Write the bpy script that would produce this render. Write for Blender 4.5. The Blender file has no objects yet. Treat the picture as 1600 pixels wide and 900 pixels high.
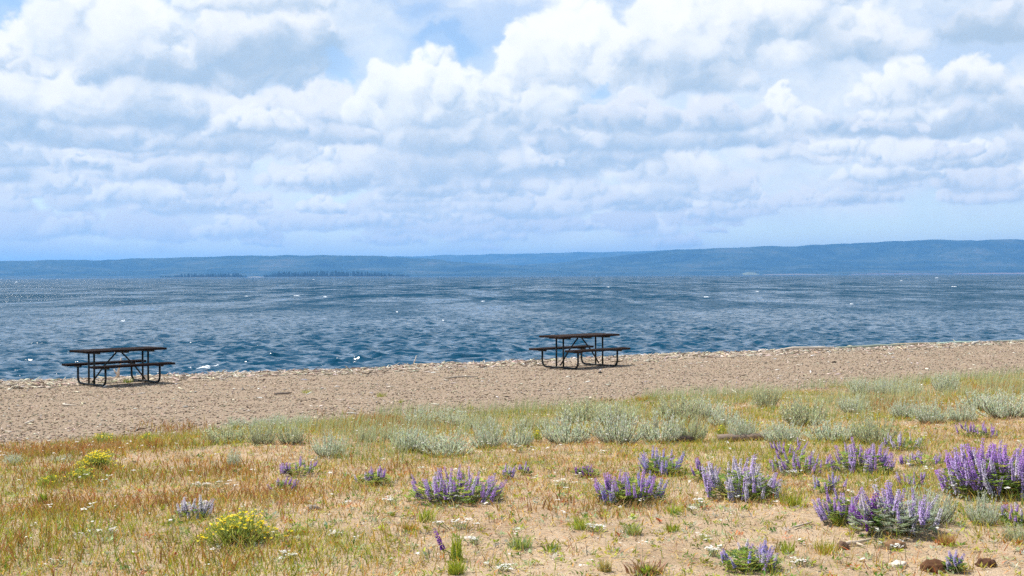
import bpy, math, random
import numpy as np
from mathutils import Vector, Matrix, Euler

# ------------------------------------------------------------------ camera
scene = bpy.context.scene
COL = scene.collection
F_PX = 2000.0                       # focal length in pixels of a 1600 px wide frame
CAM_Z = 2.85                        # eye height above the lake surface (water = 0)
PITCH = math.atan(19.5 / F_PX)
ROLL = math.radians(0.25)
cam_data = bpy.data.cameras.new('camera')
cam_data.sensor_width = 36.0
cam_data.lens = 36.0 * F_PX / 1600.0
cam_data.clip_start = 0.1
cam_data.clip_end = 120000.0
cam = bpy.data.objects.new('camera', cam_data)
COL.objects.link(cam)
cam.matrix_world = (Matrix.Translation((0, 0, CAM_Z))
                    @ Matrix.Rotation(math.pi / 2 - PITCH, 4, 'X')
                    @ Matrix.Rotation(-ROLL, 4, 'Z'))
scene.camera = cam

# ------------------------------------------------------------------ render look
scene.view_settings.view_transform = 'Standard'
scene.view_settings.look = 'None'
scene.view_settings.exposure = 0.34
scene.view_settings.gamma = 1.0
scene.view_settings.use_curve_mapping = False
scene.render.engine = 'CYCLES'
cy = scene.cycles
cy.use_denoising = False       # fine grain, as the photograph has
cy.max_bounces = 6
cy.diffuse_bounces = 2
cy.glossy_bounces = 3
cy.transmission_bounces = 4
cy.transparent_max_bounces = 6
cy.volume_bounces = 1
cy.sample_clamp_direct = 6.0
cy.sample_clamp_indirect = 4.0
cy.use_adaptive_sampling = True
cy.adaptive_threshold = 0.02

# ------------------------------------------------------------------ sun
SUN_AZ = math.radians(-60.0)        # left of the view direction (+Y), behind the lake
SUN_EL = math.radians(60.0)
sun_data = bpy.data.lights.new('sun', 'SUN')
sun_data.energy = 5.0
sun_data.angle = math.radians(0.55)
sun_data.color = (1.0, 0.955, 0.88)
sun = bpy.data.objects.new('sun', sun_data)
COL.objects.link(sun)
S_DIR = Vector((math.sin(SUN_AZ) * math.cos(SUN_EL), math.cos(SUN_AZ) * math.cos(SUN_EL), math.sin(SUN_EL)))
sun.rotation_euler = S_DIR.to_track_quat('Z', 'Y').to_euler()
sun.location = (0, 0, 60)

# ------------------------------------------------------------------ node helper
class Val:
    """a node socket (or number) with arithmetic that writes Math nodes"""
    def __init__(self, nt, s): self.nt, self.s = nt, s
    def _m(self, op, *args, clamp=False):
        n = self.nt.nodes.new('ShaderNodeMath'); n.operation = op; n.use_clamp = clamp
        for i, a in enumerate((self,) + args):
            if isinstance(a, Val): a = a.s
            if isinstance(a, (int, float)): n.inputs[i].default_value = a
            else: self.nt.links.new(a, n.inputs[i])
        return Val(self.nt, n.outputs[0])
    def __add__(self, o): return self._m('ADD', o)
    __radd__ = __add__
    def __sub__(self, o): return self._m('SUBTRACT', o)
    def __rsub__(self, o): return Val(self.nt, o)._m('SUBTRACT', self)
    def __mul__(self, o): return self._m('MULTIPLY', o)
    __rmul__ = __mul__
    def __truediv__(self, o): return self._m('DIVIDE', o)
    def clamp01(self): return self._m('ADD', 0.0, clamp=True)
    def smooth(self, a, b):
        n = self.nt.nodes.new('ShaderNodeMapRange'); n.interpolation_type = 'SMOOTHSTEP'
        self.nt.links.new(self.s, n.inputs['Value'])
        for k, v in (('From Min', a), ('From Max', b)):
            if isinstance(v, Val): self.nt.links.new(v.s, n.inputs[k])
            else: n.inputs[k].default_value = v
        return Val(self.nt, n.outputs[0])
def vec(nt, x, y, z=0.0):
    n = nt.nodes.new('ShaderNodeCombineXYZ')
    for i, a in enumerate((x, y, z)):
        if isinstance(a, Val): nt.links.new(a.s, n.inputs[i])
        else: n.inputs[i].default_value = a
    return n.outputs[0]
def noise(nt, v, scale, detail=4.0, rough=0.5, dims='2D', lac=2.0, dist=0.0, color=False):
    n = nt.nodes.new('ShaderNodeTexNoise'); n.noise_dimensions = dims
    nt.links.new(v, n.inputs['Vector'])
    for k, a in (('Scale', scale), ('Detail', detail), ('Roughness', rough), ('Lacunarity', lac), ('Distortion', dist)):
        n.inputs[k].default_value = a
    return n.outputs['Color'] if color else Val(nt, n.outputs['Fac'])
def voro(nt, v, scale, detail=3.0, rough=0.5, smooth=0.6):
    n = nt.nodes.new('ShaderNodeTexVoronoi'); n.voronoi_dimensions = '2D'; n.feature = 'F1'; n.normalize = True
    nt.links.new(v, n.inputs['Vector'])
    for k, a in (('Scale', scale), ('Detail', detail), ('Roughness', rough)):
        n.inputs[k].default_value = a
    return Val(nt, n.outputs['Distance'])
def mixc(nt, f, a, b, mode='MIX'):
    n = nt.nodes.new('ShaderNodeMix'); n.data_type = 'RGBA'; n.blend_type = mode
    for i, x in ((0, f), (6, a), (7, b)):
        if isinstance(x, Val): x = x.s
        if isinstance(x, (int, float)): n.inputs[i].default_value = x
        elif isinstance(x, tuple): n.inputs[i].default_value = (*x, 1.0)
        else: nt.links.new(x, n.inputs[i])
    return n.outputs[2]

# ------------------------------------------------------------------ heap clouds, grown puff by puff over a direction map
def hash_tile(seed, n=256):
    return np.random.default_rng(seed).random((n, n)).astype(np.float32)
TILES = [hash_tile(900 + k) for k in range(8)]
def vnoise(x, y, k=0):
    """smooth value noise, about -1 .. 1"""
    t = TILES[k % 8]
    xi = np.floor(x); yi = np.floor(y)
    fx = (x - xi).astype(np.float32); fy = (y - yi).astype(np.float32)
    fx = fx * fx * fx * (fx * (fx * 6 - 15) + 10); fy = fy * fy * fy * (fy * (fy * 6 - 15) + 10)
    xi = xi.astype(np.int64) & 255; yi = yi.astype(np.int64) & 255
    x1 = (xi + 1) & 255; y1 = (yi + 1) & 255
    a = t[yi, xi]; b = t[yi, x1]; c = t[y1, xi]; d = t[y1, x1]
    return ((a + (b - a) * fx) * (1 - fy) + (c + (d - c) * fx) * fy) * 2 - 1
def fbm(x, y, octaves=5, gain=0.5, k=0, lac=2.03):
    s = 0.0; a = 1.0; tot = 0.0
    for o in range(octaves):
        s = s + a * vnoise(x, y, k + o); tot += a
        x, y = x * lac * 0.8 - y * lac * 0.6 + 17.3, x * lac * 0.6 + y * lac * 0.8 + 5.1
        a *= gain
    return s / tot
def sstep(a, b, x):
    t = np.clip((x - a) / (b - a), 0, 1)
    return t * t * (3 - 2 * t)

# (centre x, base y, half width, height, brightness of the sunlit heads, shade of the base, crispness) in units of 0.05 rad from straight ahead
def photo_cloud(px0, px1, py_top, py_base, white=1.0, shade=0.5, crisp=0.5):
    return ((px0 + px1) / 2 - 800, 430 - py_base, (px1 - px0) / 2, py_base - py_top, white, shade, crisp)
CLOUDS = [photo_cloud(*c) for c in [
    # far, low rows
    (-40, 180, 330, 378, .80, .30, .35), (140, 330, 318, 372, .82, .30, .35), (300, 480, 325, 372, .80, .3, .3), (420, 620, 322, 366, .84, .34, .35),
    (560, 760, 318, 362, .84, .3, .35), (720, 930, 322, 368, .82, .3, .35), (880, 1060, 330, 366, .80, .28, .3), (1020, 1160, 318, 352, .84, .25, .4),
    (1085, 1230, 300, 345, .90, .3, .45), (1180, 1350, 306, 334, .90, .3, .45), (1410, 1580, 298, 330, .92, .3, .45), (1540, 1700, 300, 330, .9, .3, .4),
    (-60, 90, 285, 335, .86, .36, .4), (60, 220, 290, 332, .88, .4, .4), (200, 350, 282, 330, .9, .45, .4), (340, 430, 290, 330, .9, .5, .4),
    (400, 560, 300, 348, .9, .6, .4), (540, 720, 298, 330, .9, .5, .4), (690, 860, 286, 326, .93, .4, .45), (840, 1010, 284, 322, .92, .4, .4),
    (-80, 70, 232, 290, .9, .55, .45), (50, 170, 222, 282, .95, .5, .45), (150, 290, 240, 290, .93, .55, .45), (270, 400, 240, 300, .95, .5, .45),
    (380, 560, 258, 296, .93, .55, .4), (500, 690, 252, 300, .95, .7, .45), (620, 800, 276, 300, .9, .6, .4), (860, 960, 262, 312, .95, .45, .45),
    (950, 1130, 215, 284, 1.0, .45, .55), (1070, 1200, 268, 302, .9, .4, .4), (1170, 1290, 232, 264, .96, .4, .45), (1300, 1420, 258, 300, .9, .5, .4),
    (1310, 1500, 214, 266, .98, .5, .5), (1440, 1560, 250, 300, .9, .65, .4), (1540, 1680, 250, 304, 1., .5, .5),
    # middle rows
    (-120, 130, 60, 200, 1.0, .25, .4), (-60, 60, 165, 215, .98, .4, .4), (80, 260, 205, 240, .92, .8, .3), (240, 430, 160, 238, .95, .75, .4),
    (300, 420, 175, 262, .97, .5, .45), (410, 520, 165, 258, 1.0, .35, .55), (480, 640, 150, 246, 1.0, .5, .55), (560, 820, 180, 272, .95, .95, .4),
    (740, 960, 200, 276, .95, .85, .4), (830, 920, 190, 252, .98, .5, .45), (930, 1090, 160, 236, .94, .45, .35), (1060, 1200, 150, 232, .95, .5, .35),
    (1175, 1270, 138, 222, 1.02, .3, .6), (1240, 1540, 160, 222, .90, 1.0, .35), (1320, 1440, 92, 182, 1.02, .3, .55), (1400, 1560, 100, 170, 1.0, .5, .4),
    (1500, 1720, 95, 210, .97, .6, .4),
    # near, high ones
    (80, 300, -60, 110, 1.02, .25, .45), (10, 120, 66, 130, 1.0, .3, .45), (180, 430, 20, 140, .98, .75, .4), (100, 320, 105, 200, .95, .95, .35), (300, 560, -10, 118, .96, .95, .35), (330, 470, 60, 140, .97, .7, .35), (300, 520, -70, 26, 1.02, .35, .4),
    (550, 760, 52, 190, 1.04, .30, .65), (600, 800, 100, 236, 1.0, .6, .5), (740, 900, 36, 200, 1.03, .35, .6), (790, 1060, -40, 130, 1.03, .3, .45),
    (960, 1230, -60, 120, 1.02, .35, .4), (1020, 1180, 70, 150, 1.0, .6, .4), (1200, 1420, 20, 110, .98, .5, .35), (1420, 1720, -10, 92, .92, 1.15, .35), (1250, 1700, -90, 20, .95, 1.0, .35),
    (1120, 1320, -20, 75, 1.0, .4, .4), (-160, 40, -120, 30, 1.0, .4, .4)]]
_rr = np.random.default_rng(5)
CLOUDS = [(x, b + _rr.uniform(-9, 9), w * _rr.uniform(.6, .95), h * _rr.uniform(1.0, 1.6), wh, sh * .50, cr + .24) if b < 190 else (x, b, w, h, wh, sh, cr) for x, b, w, h, wh, sh, cr in CLOUDS]
for _k in range(190):                     # small distant heaps low down, in no order
    _el = 40 + 210 * _rr.random() ** 1.3
    _w = (22 + .22 * _el) * _rr.uniform(.6, 1.9)
    _x = _rr.uniform(-1500, 1500)
    if _el < 90 and _x > 330: continue
    CLOUDS.append((_x, _el, _w, _w * _rr.uniform(.5, 1.0), _rr.uniform(.88, 1.03), _rr.uniform(.2, .7), _rr.uniform(.45, .75)))
for _k in range(120):                     # the same kind of sky goes on to both sides, behind and higher up
    _el = _rr.uniform(20, 900) if _k % 3 else _rr.uniform(430, 1300)
    _x = _rr.uniform(-6300, 6300)
    _w = 60 + 0.33 * _el * _rr.uniform(.6, 1.3)
    if abs(_x) - _w < 960 and _el < 500: continue
    CLOUDS.append((_x, _el, _w, _w * _rr.uniform(.45, .8), min(1.02, .8 + _el / 900), _rr.uniform(.3, .9), .42))

GAPS = [(-105, 350, 95, 40, 1.), (-755, 400, 60, 50, .9), (-280, 315, 55, 28, .8), (138, 300, 22, 18, .8), (500, 62, 260, 26, .6), (720, 70, 260, 26, .7), (-150, 415, 40, 20, .7), (-2100, 300, 300, 90, .8), (1900, 380, 260, 80, .8)]
SHADE = np.array([0.41, 0.56, 0.73], np.float32)
UNDER = np.array([0.48, 0.59, 0.71], np.float32)
def paint(az, el, seed=3):
    """az (n,) and el (m,) in radians -> colour (m,n,3) and cover (m,n) of the clouds seen in those directions"""
    U = (az * 2000.0).astype(np.float32)[None, :] + np.zeros((len(el), 1), np.float32)
    V = (el * 2000.0).astype(np.float32)[:, None] + np.zeros((1, len(az)), np.float32)
    sc = 14.0 + 0.20 * np.clip(V, 0, 500)                    # puffs get smaller towards the horizon
    w1 = fbm(U / 42, V / 36, 5, .56, 0); w2 = fbm(U / 42 + 31.7, V / 36 + 9.2, 5, .56, 3)
    big1 = fbm(U / 170, V / 120, 3, .5, 1); big2 = fbm(U / 170 + 7.7, V / 120 + 3.3, 3, .5, 2)
    amp = 0.26 * sc
    WU = U + amp * w1 + 0.25 * sc * big1; WV = V + amp * w2 * .9 + 0.2 * sc * big2
    fine = fbm(WU / 17, WV / 14, 5, .6, 5)
    C = np.zeros(U.shape + (3,), np.float32); A = np.zeros(U.shape, np.float32)
    # bright veil between the heaps, open in a few blue gaps
    veil = fbm(WU / 230 + 3.1, WV / 75 + 1.7, 5, .55, 2) * .5 + .5
    va = (.45 + .55 * sstep(.30, .62, veil)) * sstep(-20, 40, V) * (1 - .75 * sstep(480, 800, V))
    for gx, gy, gw, gh, ga in GAPS:
        va = va * (1 - ga * np.exp(-((WU - gx) / gw) ** 2 - ((WV - gy) / gh) ** 2))
    lum = np.clip(.55 + .62 * fbm(WU / 110, WV / 60, 5, .58, 6) + .22 * fine, 0, 1)[..., None]
    C[:] = np.array([.58, .70, .84], np.float32) * (1 - lum) + np.array([.90, .935, .985], np.float32) * lum
    A[:] = va
    rng = np.random.default_rng(seed)
    L = np.array([-.42, .80, .42]); L /= np.linalg.norm(L)
    dU = az[1] - az[0]; dV = el[1] - el[0]
    order = sorted(CLOUDS, key=lambda c: (c[1] + (40 if c[3] > 130 else 0)))
    for cx, base, hw, h, white, shade, crisp in order:
        n = int(26 + 60 * crisp + hw * .16)
        xs = rng.normal(0, .42, n).clip(-.95, .95)
        top = np.sqrt(np.clip(1 - xs ** 2, 0.02, 1)) * (0.72 + .28 * np.sin(xs * 5 + rng.uniform(0, 6)) )
        ys = rng.random(n) ** .8 * top
        rad = (.16 + .22 * rng.random(n)) * (1.15 - .45 * ys) * min(h, hw * 1.1)
        idx = np.argsort(-ys + rng.normal(0, .16, n))
        for i in idx:
            r = rad[i]; x = cx + xs[i] * hw; y = base + ys[i] * (h - r * .8) + r * .25
            m = r * 1.35 + 14
            c0 = int(((x - m) / 2000 - az[0]) / dU); c1 = int(((x + m) / 2000 - az[0]) / dU) + 2
            r0 = int(((y - m) / 2000 - el[0]) / dV); r1 = int(((y + m) / 2000 - el[0]) / dV) + 2
            c0, r0 = max(c0, 0), max(r0, 0)
            if c1 <= c0 or r1 <= r0 or c0 >= len(az) or r0 >= len(el): continue
            s = (slice(r0, r1), slice(c0, c1))
            ddx = (WU[s] - x) / r; ddy = (WV[s] - y) / r
            d2 = ddx * ddx + ddy * ddy
            dd = np.sqrt(d2) + fine[s] * (.22 - .1 * crisp)
            soft = .74 - .50 * crisp
            a = 1 - sstep(1 - soft, 1.0, dd)
            below = sstep(base - .10 * h, base + .16 * h, WV[s] + .10 * h * w1[s])   # flat base
            a = a * (.72 + .28 * crisp) * below
            nz = np.sqrt(np.clip(1 - d2, 0, 1))
            lit = .5 + .5 * (ddx * L[0] + ddy * L[1] + nz * L[2])
            hgt = np.clip((WV[s] - base) / h, 0, 1)
            k = np.clip(lit * 1.18 + .06 - shade * .66 * (1 - hgt) ** 1.1 + fine[s] * .20, 0, 1)
            k = k * k * (3 - 2 * k)
            hi = np.array([.985 * white - .35 * max(0, 1 - white), .99 * white - .12 * max(0, 1 - white), min(1.02, 1.0 * white + .35 * max(0, 1 - white))], np.float32)
            col = SHADE * (1 - k[..., None]) + hi * k[..., None]
            a3 = a[..., None]
            C[s] = C[s] * (1 - a3) + col * a3
            A[s] = A[s] + (1 - A[s]) * a
        # grey, flat underside
        m = hw * 1.25
        c0 = max(int(((cx - m) / 2000 - az[0]) / dU), 0); c1 = int(((cx + m) / 2000 - az[0]) / dU) + 2
        r0 = max(int(((base - .25 * h) / 2000 - el[0]) / dV), 0); r1 = int(((base + .8 * h) / 2000 - el[0]) / dV) + 2
        if c1 > c0 and r1 > r0:
            s = (slice(r0, r1), slice(c0, c1))
            e = np.abs((U[s] + 26 * big1[s] + .5 * (WU[s] - U[s]) - cx) / (hw * 1.1))
            yy = (V[s] + .55 * (WV[s] - V[s]) - base) / h
            a = (1 - sstep(.35, 1.05, e)) * sstep(-.14, .06, yy) * (1 - sstep(.08, .62, yy + .25 * big2[s] + .16 * w2[s]))
            a = np.clip(a * shade * (1.05 + .4 * w1[s]), 0, .95)
            a3 = a[..., None]
            tone = np.clip(.5 + .5 * big2[s] + .25 * fine[s], 0, 1)[..., None]
            C[s] = C[s] * (1 - a3) + (SHADE * (1 - tone) + UNDER * tone) * a3
            A[s] = A[s] + (1 - A[s]) * a
    for gx, gy, gw, gh, ga in ((-108, 362, 78, 34, .9), (-745, 405, 58, 40, .85), (-278, 318, 40, 22, .6), (138, 300, 20, 16, .6)):   # holes through to the blue
        A = A * (1 - ga * sstep(.30, .72, np.exp(-((WU + 14 * w1 - gx) / gw) ** 2 - ((WV + 12 * w2 - gy) / gh) ** 2)))
    # the farthest, lowest rows lie in more air
    lowf = np.clip(np.exp(-np.clip(V, 0, 900) / 70.0) * .70, 0, 1)[..., None]
    C = (C * (1 - lowf) + np.array([.86, .91, .95], np.float32) * lowf) * .87
    A = np.maximum(A, .85 * np.exp(-np.clip(V, 0, 900) / 45.0))
    return C, A

# ------------------------------------------------------------------ sky: Nishita air, with the clouds over it
world = bpy.data.worlds.new('World')
scene.world = world
world.use_nodes = True
world.cycles.sampling_method = 'MANUAL'
world.cycles.sample_map_resolution = 512
wt = world.node_tree
wt.nodes.clear()
WORLD_STRENGTH = 0.12
AIR_GAIN = 1.0
tc = wt.nodes.new('ShaderNodeTexCoord')
sep = wt.nodes.new('ShaderNodeSeparateXYZ'); wt.links.new(tc.outputs['Generated'], sep.inputs[0])
dx, dy, dz = (Val(wt, sep.outputs[k]) for k in range(3))
AZ = dx._m('ARCTAN2', dy)
EL = dz._m('ARCSINE')
sky = wt.nodes.new('ShaderNodeTexSky'); sky.sky_type = 'NISHITA'
sky.sun_disc = False
sky.sun_elevation = SUN_EL
sky.sun_rotation = SUN_AZ
sky.altitude = 2300.0
sky.air_density = 1.1; sky.dust_density = 0.4; sky.ozone_density = 0.7
def cloud_map(name, a0, a1, na, e0, e1, ne):
    C, A = paint(np.linspace(a0, a1, na), np.linspace(e0, e1, ne))
    im = bpy.data.images.new(name, na, ne, alpha=True, float_buffer=True)
    im.colorspace_settings.name = 'Non-Color'
    im.alpha_mode = 'CHANNEL_PACKED'
    im.pixels.foreach_set(np.concatenate([C, A[..., None]], 2).astype(np.float32).ravel())
    im.update()
    t = wt.nodes.new('ShaderNodeTexImage'); t.image = im; t.extension = 'EXTEND'; t.interpolation = 'Cubic'
    u = (AZ - a0) * (1 / (a1 - a0)); v = (EL - e0) * (1 / (e1 - e0))
    wt.links.new(vec(wt, u, v), t.inputs[0])
    return t.outputs['Color'], Val(wt, t.outputs['Alpha'])
FA, FE = 0.47, 0.235
c_near, a_near = cloud_map('cloud_map', -FA, FA, 1400, -0.005, FE, 358)
c_all, a_all = cloud_map('cloud_map_wide', -math.pi, math.pi, 1000, -0.01, 1.5707, 250)
inside = (1.0 - AZ._m('ABSOLUTE').smooth(FA - .03, FA - .005)) * (1.0 - EL.smooth(FE - .02, FE - .004))
ccol = mixc(wt, inside, c_all, c_near)
ca = a_all + (a_near - a_all) * inside
gain = wt.nodes.new('ShaderNodeVectorMath'); gain.operation = 'SCALE'
wt.links.new(ccol, gain.inputs[0]); gain.inputs['Scale'].default_value = 1.0 / WORLD_STRENGTH
col = mixc(wt, ca.clamp01(), sky.outputs[0], gain.outputs[0])
bg = wt.nodes.new('ShaderNodeBackground')
wt.links.new(col, bg.inputs[0]); bg.inputs[1].default_value = WORLD_STRENGTH
wo = wt.nodes.new('ShaderNodeOutputWorld'); wt.links.new(bg.outputs[0], wo.inputs[0])

# ------------------------------------------------------------------ mesh helpers
def tag(o, label=None, cat=None, group=None, kind=None):
    for k, v in (('label', label), ('category', cat), ('group', group), ('kind', kind)):
        if v: o[k] = v
    return o
def mesh_np(name, verts, faces, mat, cols=None, smooth=False):
    """verts (n,3), faces (m,3 or 4) arrays -> mesh data, optional per-vertex colour 'tint'"""
    verts = np.asarray(verts, np.float32); faces = np.asarray(faces, np.int32)
    me = bpy.data.meshes.new(name)
    k = faces.shape[1]
    me.vertices.add(len(verts)); me.vertices.foreach_set('co', verts.ravel())
    me.loops.add(faces.size); me.loops.foreach_set('vertex_index', faces.ravel())
    me.polygons.add(len(faces))
    me.polygons.foreach_set('loop_start', np.arange(0, faces.size, k, dtype=np.int32))
    if smooth: me.polygons.foreach_set('use_smooth', np.ones(len(faces), bool))
    if cols is not None:
        at = me.color_attributes.new('tint', 'FLOAT_COLOR', 'POINT')
        c4 = np.ones((len(verts), 4), np.float32); c4[:, :3] = cols
        at.data.foreach_set('color', c4.ravel())
    me.update(calc_edges=True)
    if mat: me.materials.append(mat)
    return me
def link(name, data, parent=None, loc=None):
    o = bpy.data.objects.new(name, data); COL.objects.link(o)
    if parent is not None: o.parent = parent
    if loc is not None: o.location = loc
    return o
def grid_faces(nr, nc):
    i = np.arange(nr * nc).reshape(nr, nc)
    return np.stack([i[:-1, :-1], i[:-1, 1:], i[1:, 1:], i[1:, :-1]], -1).reshape(-1, 4)
def new_mat(name):
    m = bpy.data.materials.new(name); m.use_nodes = True
    nt = m.node_tree
    return m, nt, nt.nodes['Principled BSDF'], nt.nodes['Material Output']
def setin(nt, node, key, v):
    if isinstance(v, Val): v = v.s
    if isinstance(v, (int, float)): node.inputs[key].default_value = v
    elif isinstance(v, tuple): node.inputs[key].default_value = (*v, 1.0) if len(v) == 3 else v
    else: nt.links.new(v, node.inputs[key])
def ramp(nt, f, stops):
    n = nt.nodes.new('ShaderNodeValToRGB')
    while len(n.color_ramp.elements) < len(stops): n.color_ramp.elements.new(0.5)
    for e, (p, c) in zip(n.color_ramp.elements, stops): e.position = p; e.color = (*c, 1.0)
    nt.links.new(f.s if isinstance(f, Val) else f, n.inputs[0])
    return n.outputs[0]
def pos(nt):
    return nt.nodes.new('ShaderNodeNewGeometry').outputs['Position']
def bump(nt, h, strength, dist):
    n = nt.nodes.new('ShaderNodeBump'); n.inputs['Strength'].default_value = strength; n.inputs['Distance'].default_value = dist
    nt.links.new(h.s if isinstance(h, Val) else h, n.inputs['Height'])
    return n.outputs[0]

# ------------------------------------------------------------------ lie of the land
NX, NY = -0.488, 0.873                       # unit vector from the camera square to the lake shore
def tdist(x, y): return NX * x + NY * y       # distance towards the lake
T_K = [-5000, -300, -20, 0, 6, 10, 13, 15, 17, 20, 24, 28, 31, 33.0, 33.7, 34.4, 36.5, 42, 60, 400]
T_Z = [40.0, 6.0, 1.5, 1.27, 1.22, 1.14, 1.06, .97, .86, .74, .64, .52, .41, .31, .20, .06, -.25, -1.2, -3.0, -3.0]
def zt(x, y):
    x = np.asarray(x, np.float64); y = np.asarray(y, np.float64)
    t = tdist(x, y) + .35 * vnoise(x * .16, y * .16, 2) * np.clip((np.abs(tdist(x, y)) - 4) / 8, 0, 1)
    z = np.interp(t, T_K, T_Z)
    land = np.clip((37 - t) / 3, 0, 1)
    meadow = np.clip((18 - t) / 4, 0, 1)
    z = z + land * (.05 * vnoise(x * .45, y * .45, 3) * (.4 + .6 * meadow) + .022 * vnoise(x * 1.6, y * 1.6, 4) + .008 * vnoise(x * 5.1, y * 5.1, 5) * (.4 + .6 * meadow))
    return z
def zg(x, y): return float(zt(np.array([x]), np.array([y]))[0])
R_CAM = np.array(cam.matrix_world.to_3x3())
def ray(px, py):
    v = R_CAM @ np.array([(px - 800) / F_PX, (450 - py) / F_PX, -1.0]); return v / v[1]
def at(px, py):
    """ground point that stands at that place in the photograph"""
    v = ray(px, py); d = 3.0 * 1.004 ** np.arange(760)
    gap = CAM_Z + v[2] * d - zt(v[0] * d, d)
    i = max(int(np.argmax(gap < 0)), 1)
    hi = float(d[i - 1] + (d[i] - d[i - 1]) * gap[i - 1] / (gap[i - 1] - gap[i]))
    return Vector((v[0] * hi, hi, zg(v[0] * hi, hi)))
def on_water(px, py):
    v = ray(px, py); d = -CAM_Z / v[2]; return v[0] * d, d

# ------------------------------------------------------------------ ground: one sheet, meadow, beach and lake bed
def graded(stops):
    out = []
    for (a, b, n) in stops: out += list(np.linspace(a, b, n, endpoint=False))
    return np.array(out + [stops[-1][1]])
gs = graded([(-4000, -300, 12), (-300, -40, 30), (-40, -14, 90), (-14, 34, 300), (34, 70, 100), (70, 300, 25), (300, 4000, 12)])
gt = graded([(-4500, -300, 12), (-300, -10, 40), (-10, 5, 40), (5, 37, 215), (37, 60, 20), (60, 300, 6)])
SS, TT = np.meshgrid(gs, gt)
GX = SS * NY + TT * NX; GY = -SS * NX + TT * NY
GZ = zt(GX, GY)
m_ground, nt, bs, mo = new_mat('ground')
P = pos(nt)
sp = nt.nodes.new('ShaderNodeSeparateXYZ'); nt.links.new(P, sp.inputs[0])
tpos = Val(nt, sp.outputs[0]) * NX + Val(nt, sp.outputs[1]) * NY
wob = noise(nt, P, .55, 3, .55, '3D')
tw = tpos + (wob - .5) * 3.0
tv = tw - Val(nt, sp.outputs[0]) * .13
chip = noise(nt, P, 26, 4, .7, '3D'); big = noise(nt, P, .9, 4, .6, '3D'); med = noise(nt, P, 5.5, 4, .62, '3D'); fin = noise(nt, P, 85, 3, .7, '3D')
soil = ramp(nt, big * .35 + med * .4 + fin * .25, [(.3, (.26, .17, .10)), (.46, (.43, .31, .195)), (.58, (.53, .40, .27)), (.72, (.64, .52, .38))])
chips = ramp(nt, chip * .6 + fin * .4, [(.32, (.10, .072, .050)), (.45, (.28, .205, .14)), (.55, (.38, .29, .205)), (.70, (.58, .48, .36))])
berm = ramp(nt, chip, [(.3, (.26, .20, .15)), (.5, (.46, .38, .29)), (.68, (.64, .57, .47))])
c = mixc(nt, tv.smooth(14.5, 16.2), soil, chips)
c = mixc(nt, (tw * 1.0).smooth(27.5, 32.5) * .7, c, berm)
c = mixc(nt, tpos.smooth(34.6, 36.0), c, (.10, .085, .06))
setin(nt, bs, 'Base Color', c); bs.inputs['Roughness'].default_value = .95; bs.inputs['Specular IOR Level'].default_value = .15
setin(nt, bs, 'Normal', bump(nt, chip * .6 + fin * .3 + med * .5, .8, .05))
ground = link('ground', mesh_np('ground', np.stack([GX, GY, GZ], -1).reshape(-1, 3), grid_faces(len(gt), len(gs)), m_ground, smooth=True))
tag(ground, 'tan sandy meadow and wood-chip beach sloping to the lake', kind='structure')

# ------------------------------------------------------------------ lake: a wind-driven chop as real relief
wr = np.random.default_rng(12)
WAVES = []
for k in range(72):
    lam = 0.28 * (1.9 / 0.28) ** wr.random()
    th = math.radians(-97 + wr.normal(0, 46))                 # travelling towards the beach
    st = .045 * (1.25 if 0.6 < lam < 1.3 else .9) * wr.uniform(.7, 1.3)
    WAVES.append((lam, math.cos(th), math.sin(th), st, wr.uniform(0, 6.283)))
def swell(x, y, spacing):
    px = np.array(x, np.float64); py = np.array(y, np.float64); z = np.zeros_like(px)
    ox, oy = px.copy(), py.copy()
    gust = 1.0 + .20 * vnoise(ox / 31, oy / 47, 1) + .15 * vnoise(ox / 11, oy / 17, 2)
    for lam, cx, cyy, st, ph in WAVES:
        k = 6.2832 / lam
        w = np.clip((lam / np.maximum(spacing, 1e-3) - 1.6) / 1.5, .45, 1)
        a = st / k * w * gust
        q = k * (cx * ox + cyy * oy) + ph
        cq = np.cos(q)
        z += a * np.sin(q); px += cx * a * cq * 1.3; py += cyy * a * cq * 1.3
    return px, py, z
rows = [27.0]
while rows[-1] < 16000: rows.append(rows[-1] * (1 + min(.022, .0044 * math.sqrt(max(rows[-1], 40) / 40))))
rows = np.array(rows)
cols_ = np.radians(graded([(-88, -45, 20), (-45, -26, 40), (-26, 26, 640), (26, 45, 40), (45, 88, 20)]))
RR, AA = np.meshgrid(rows, cols_, indexing='ij')
bx, by = RR * np.sin(AA), RR * np.cos(AA)
spc = np.gradient(rows)[:, None] + np.zeros_like(RR)
calm = np.clip((tdist(bx, by) - 34.0) / 5.0, .25, 1)          # the chop dies down in the shallows
wx, wy, wz = swell(bx, by, spc)
wz = wz * calm; wx = bx + (wx - bx) * calm; wy = by + (wy - by) * calm
m_water, nt, bs, mo = new_mat('water')
P = pos(nt)
st = nt.nodes.new('ShaderNodeVectorMath'); st.operation = 'MULTIPLY'; nt.links.new(P, st.inputs[0]); st.inputs[1].default_value = (.75, 1.25, 1)
n1 = noise(nt, st.outputs[0], 3.2, 4, .70, '3D', color=True)
n2 = noise(nt, st.outputs[0], .16, 3, .55, '3D')
sub = nt.nodes.new('ShaderNodeVectorMath'); sub.operation = 'SUBTRACT'; nt.links.new(n1, sub.inputs[0]); sub.inputs[1].default_value = (.5, .5, .5)
st3 = nt.nodes.new('ShaderNodeVectorMath'); st3.operation = 'MULTIPLY'; nt.links.new(P, st3.inputs[0]); st3.inputs[1].default_value = (.42, .12, 0)
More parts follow.
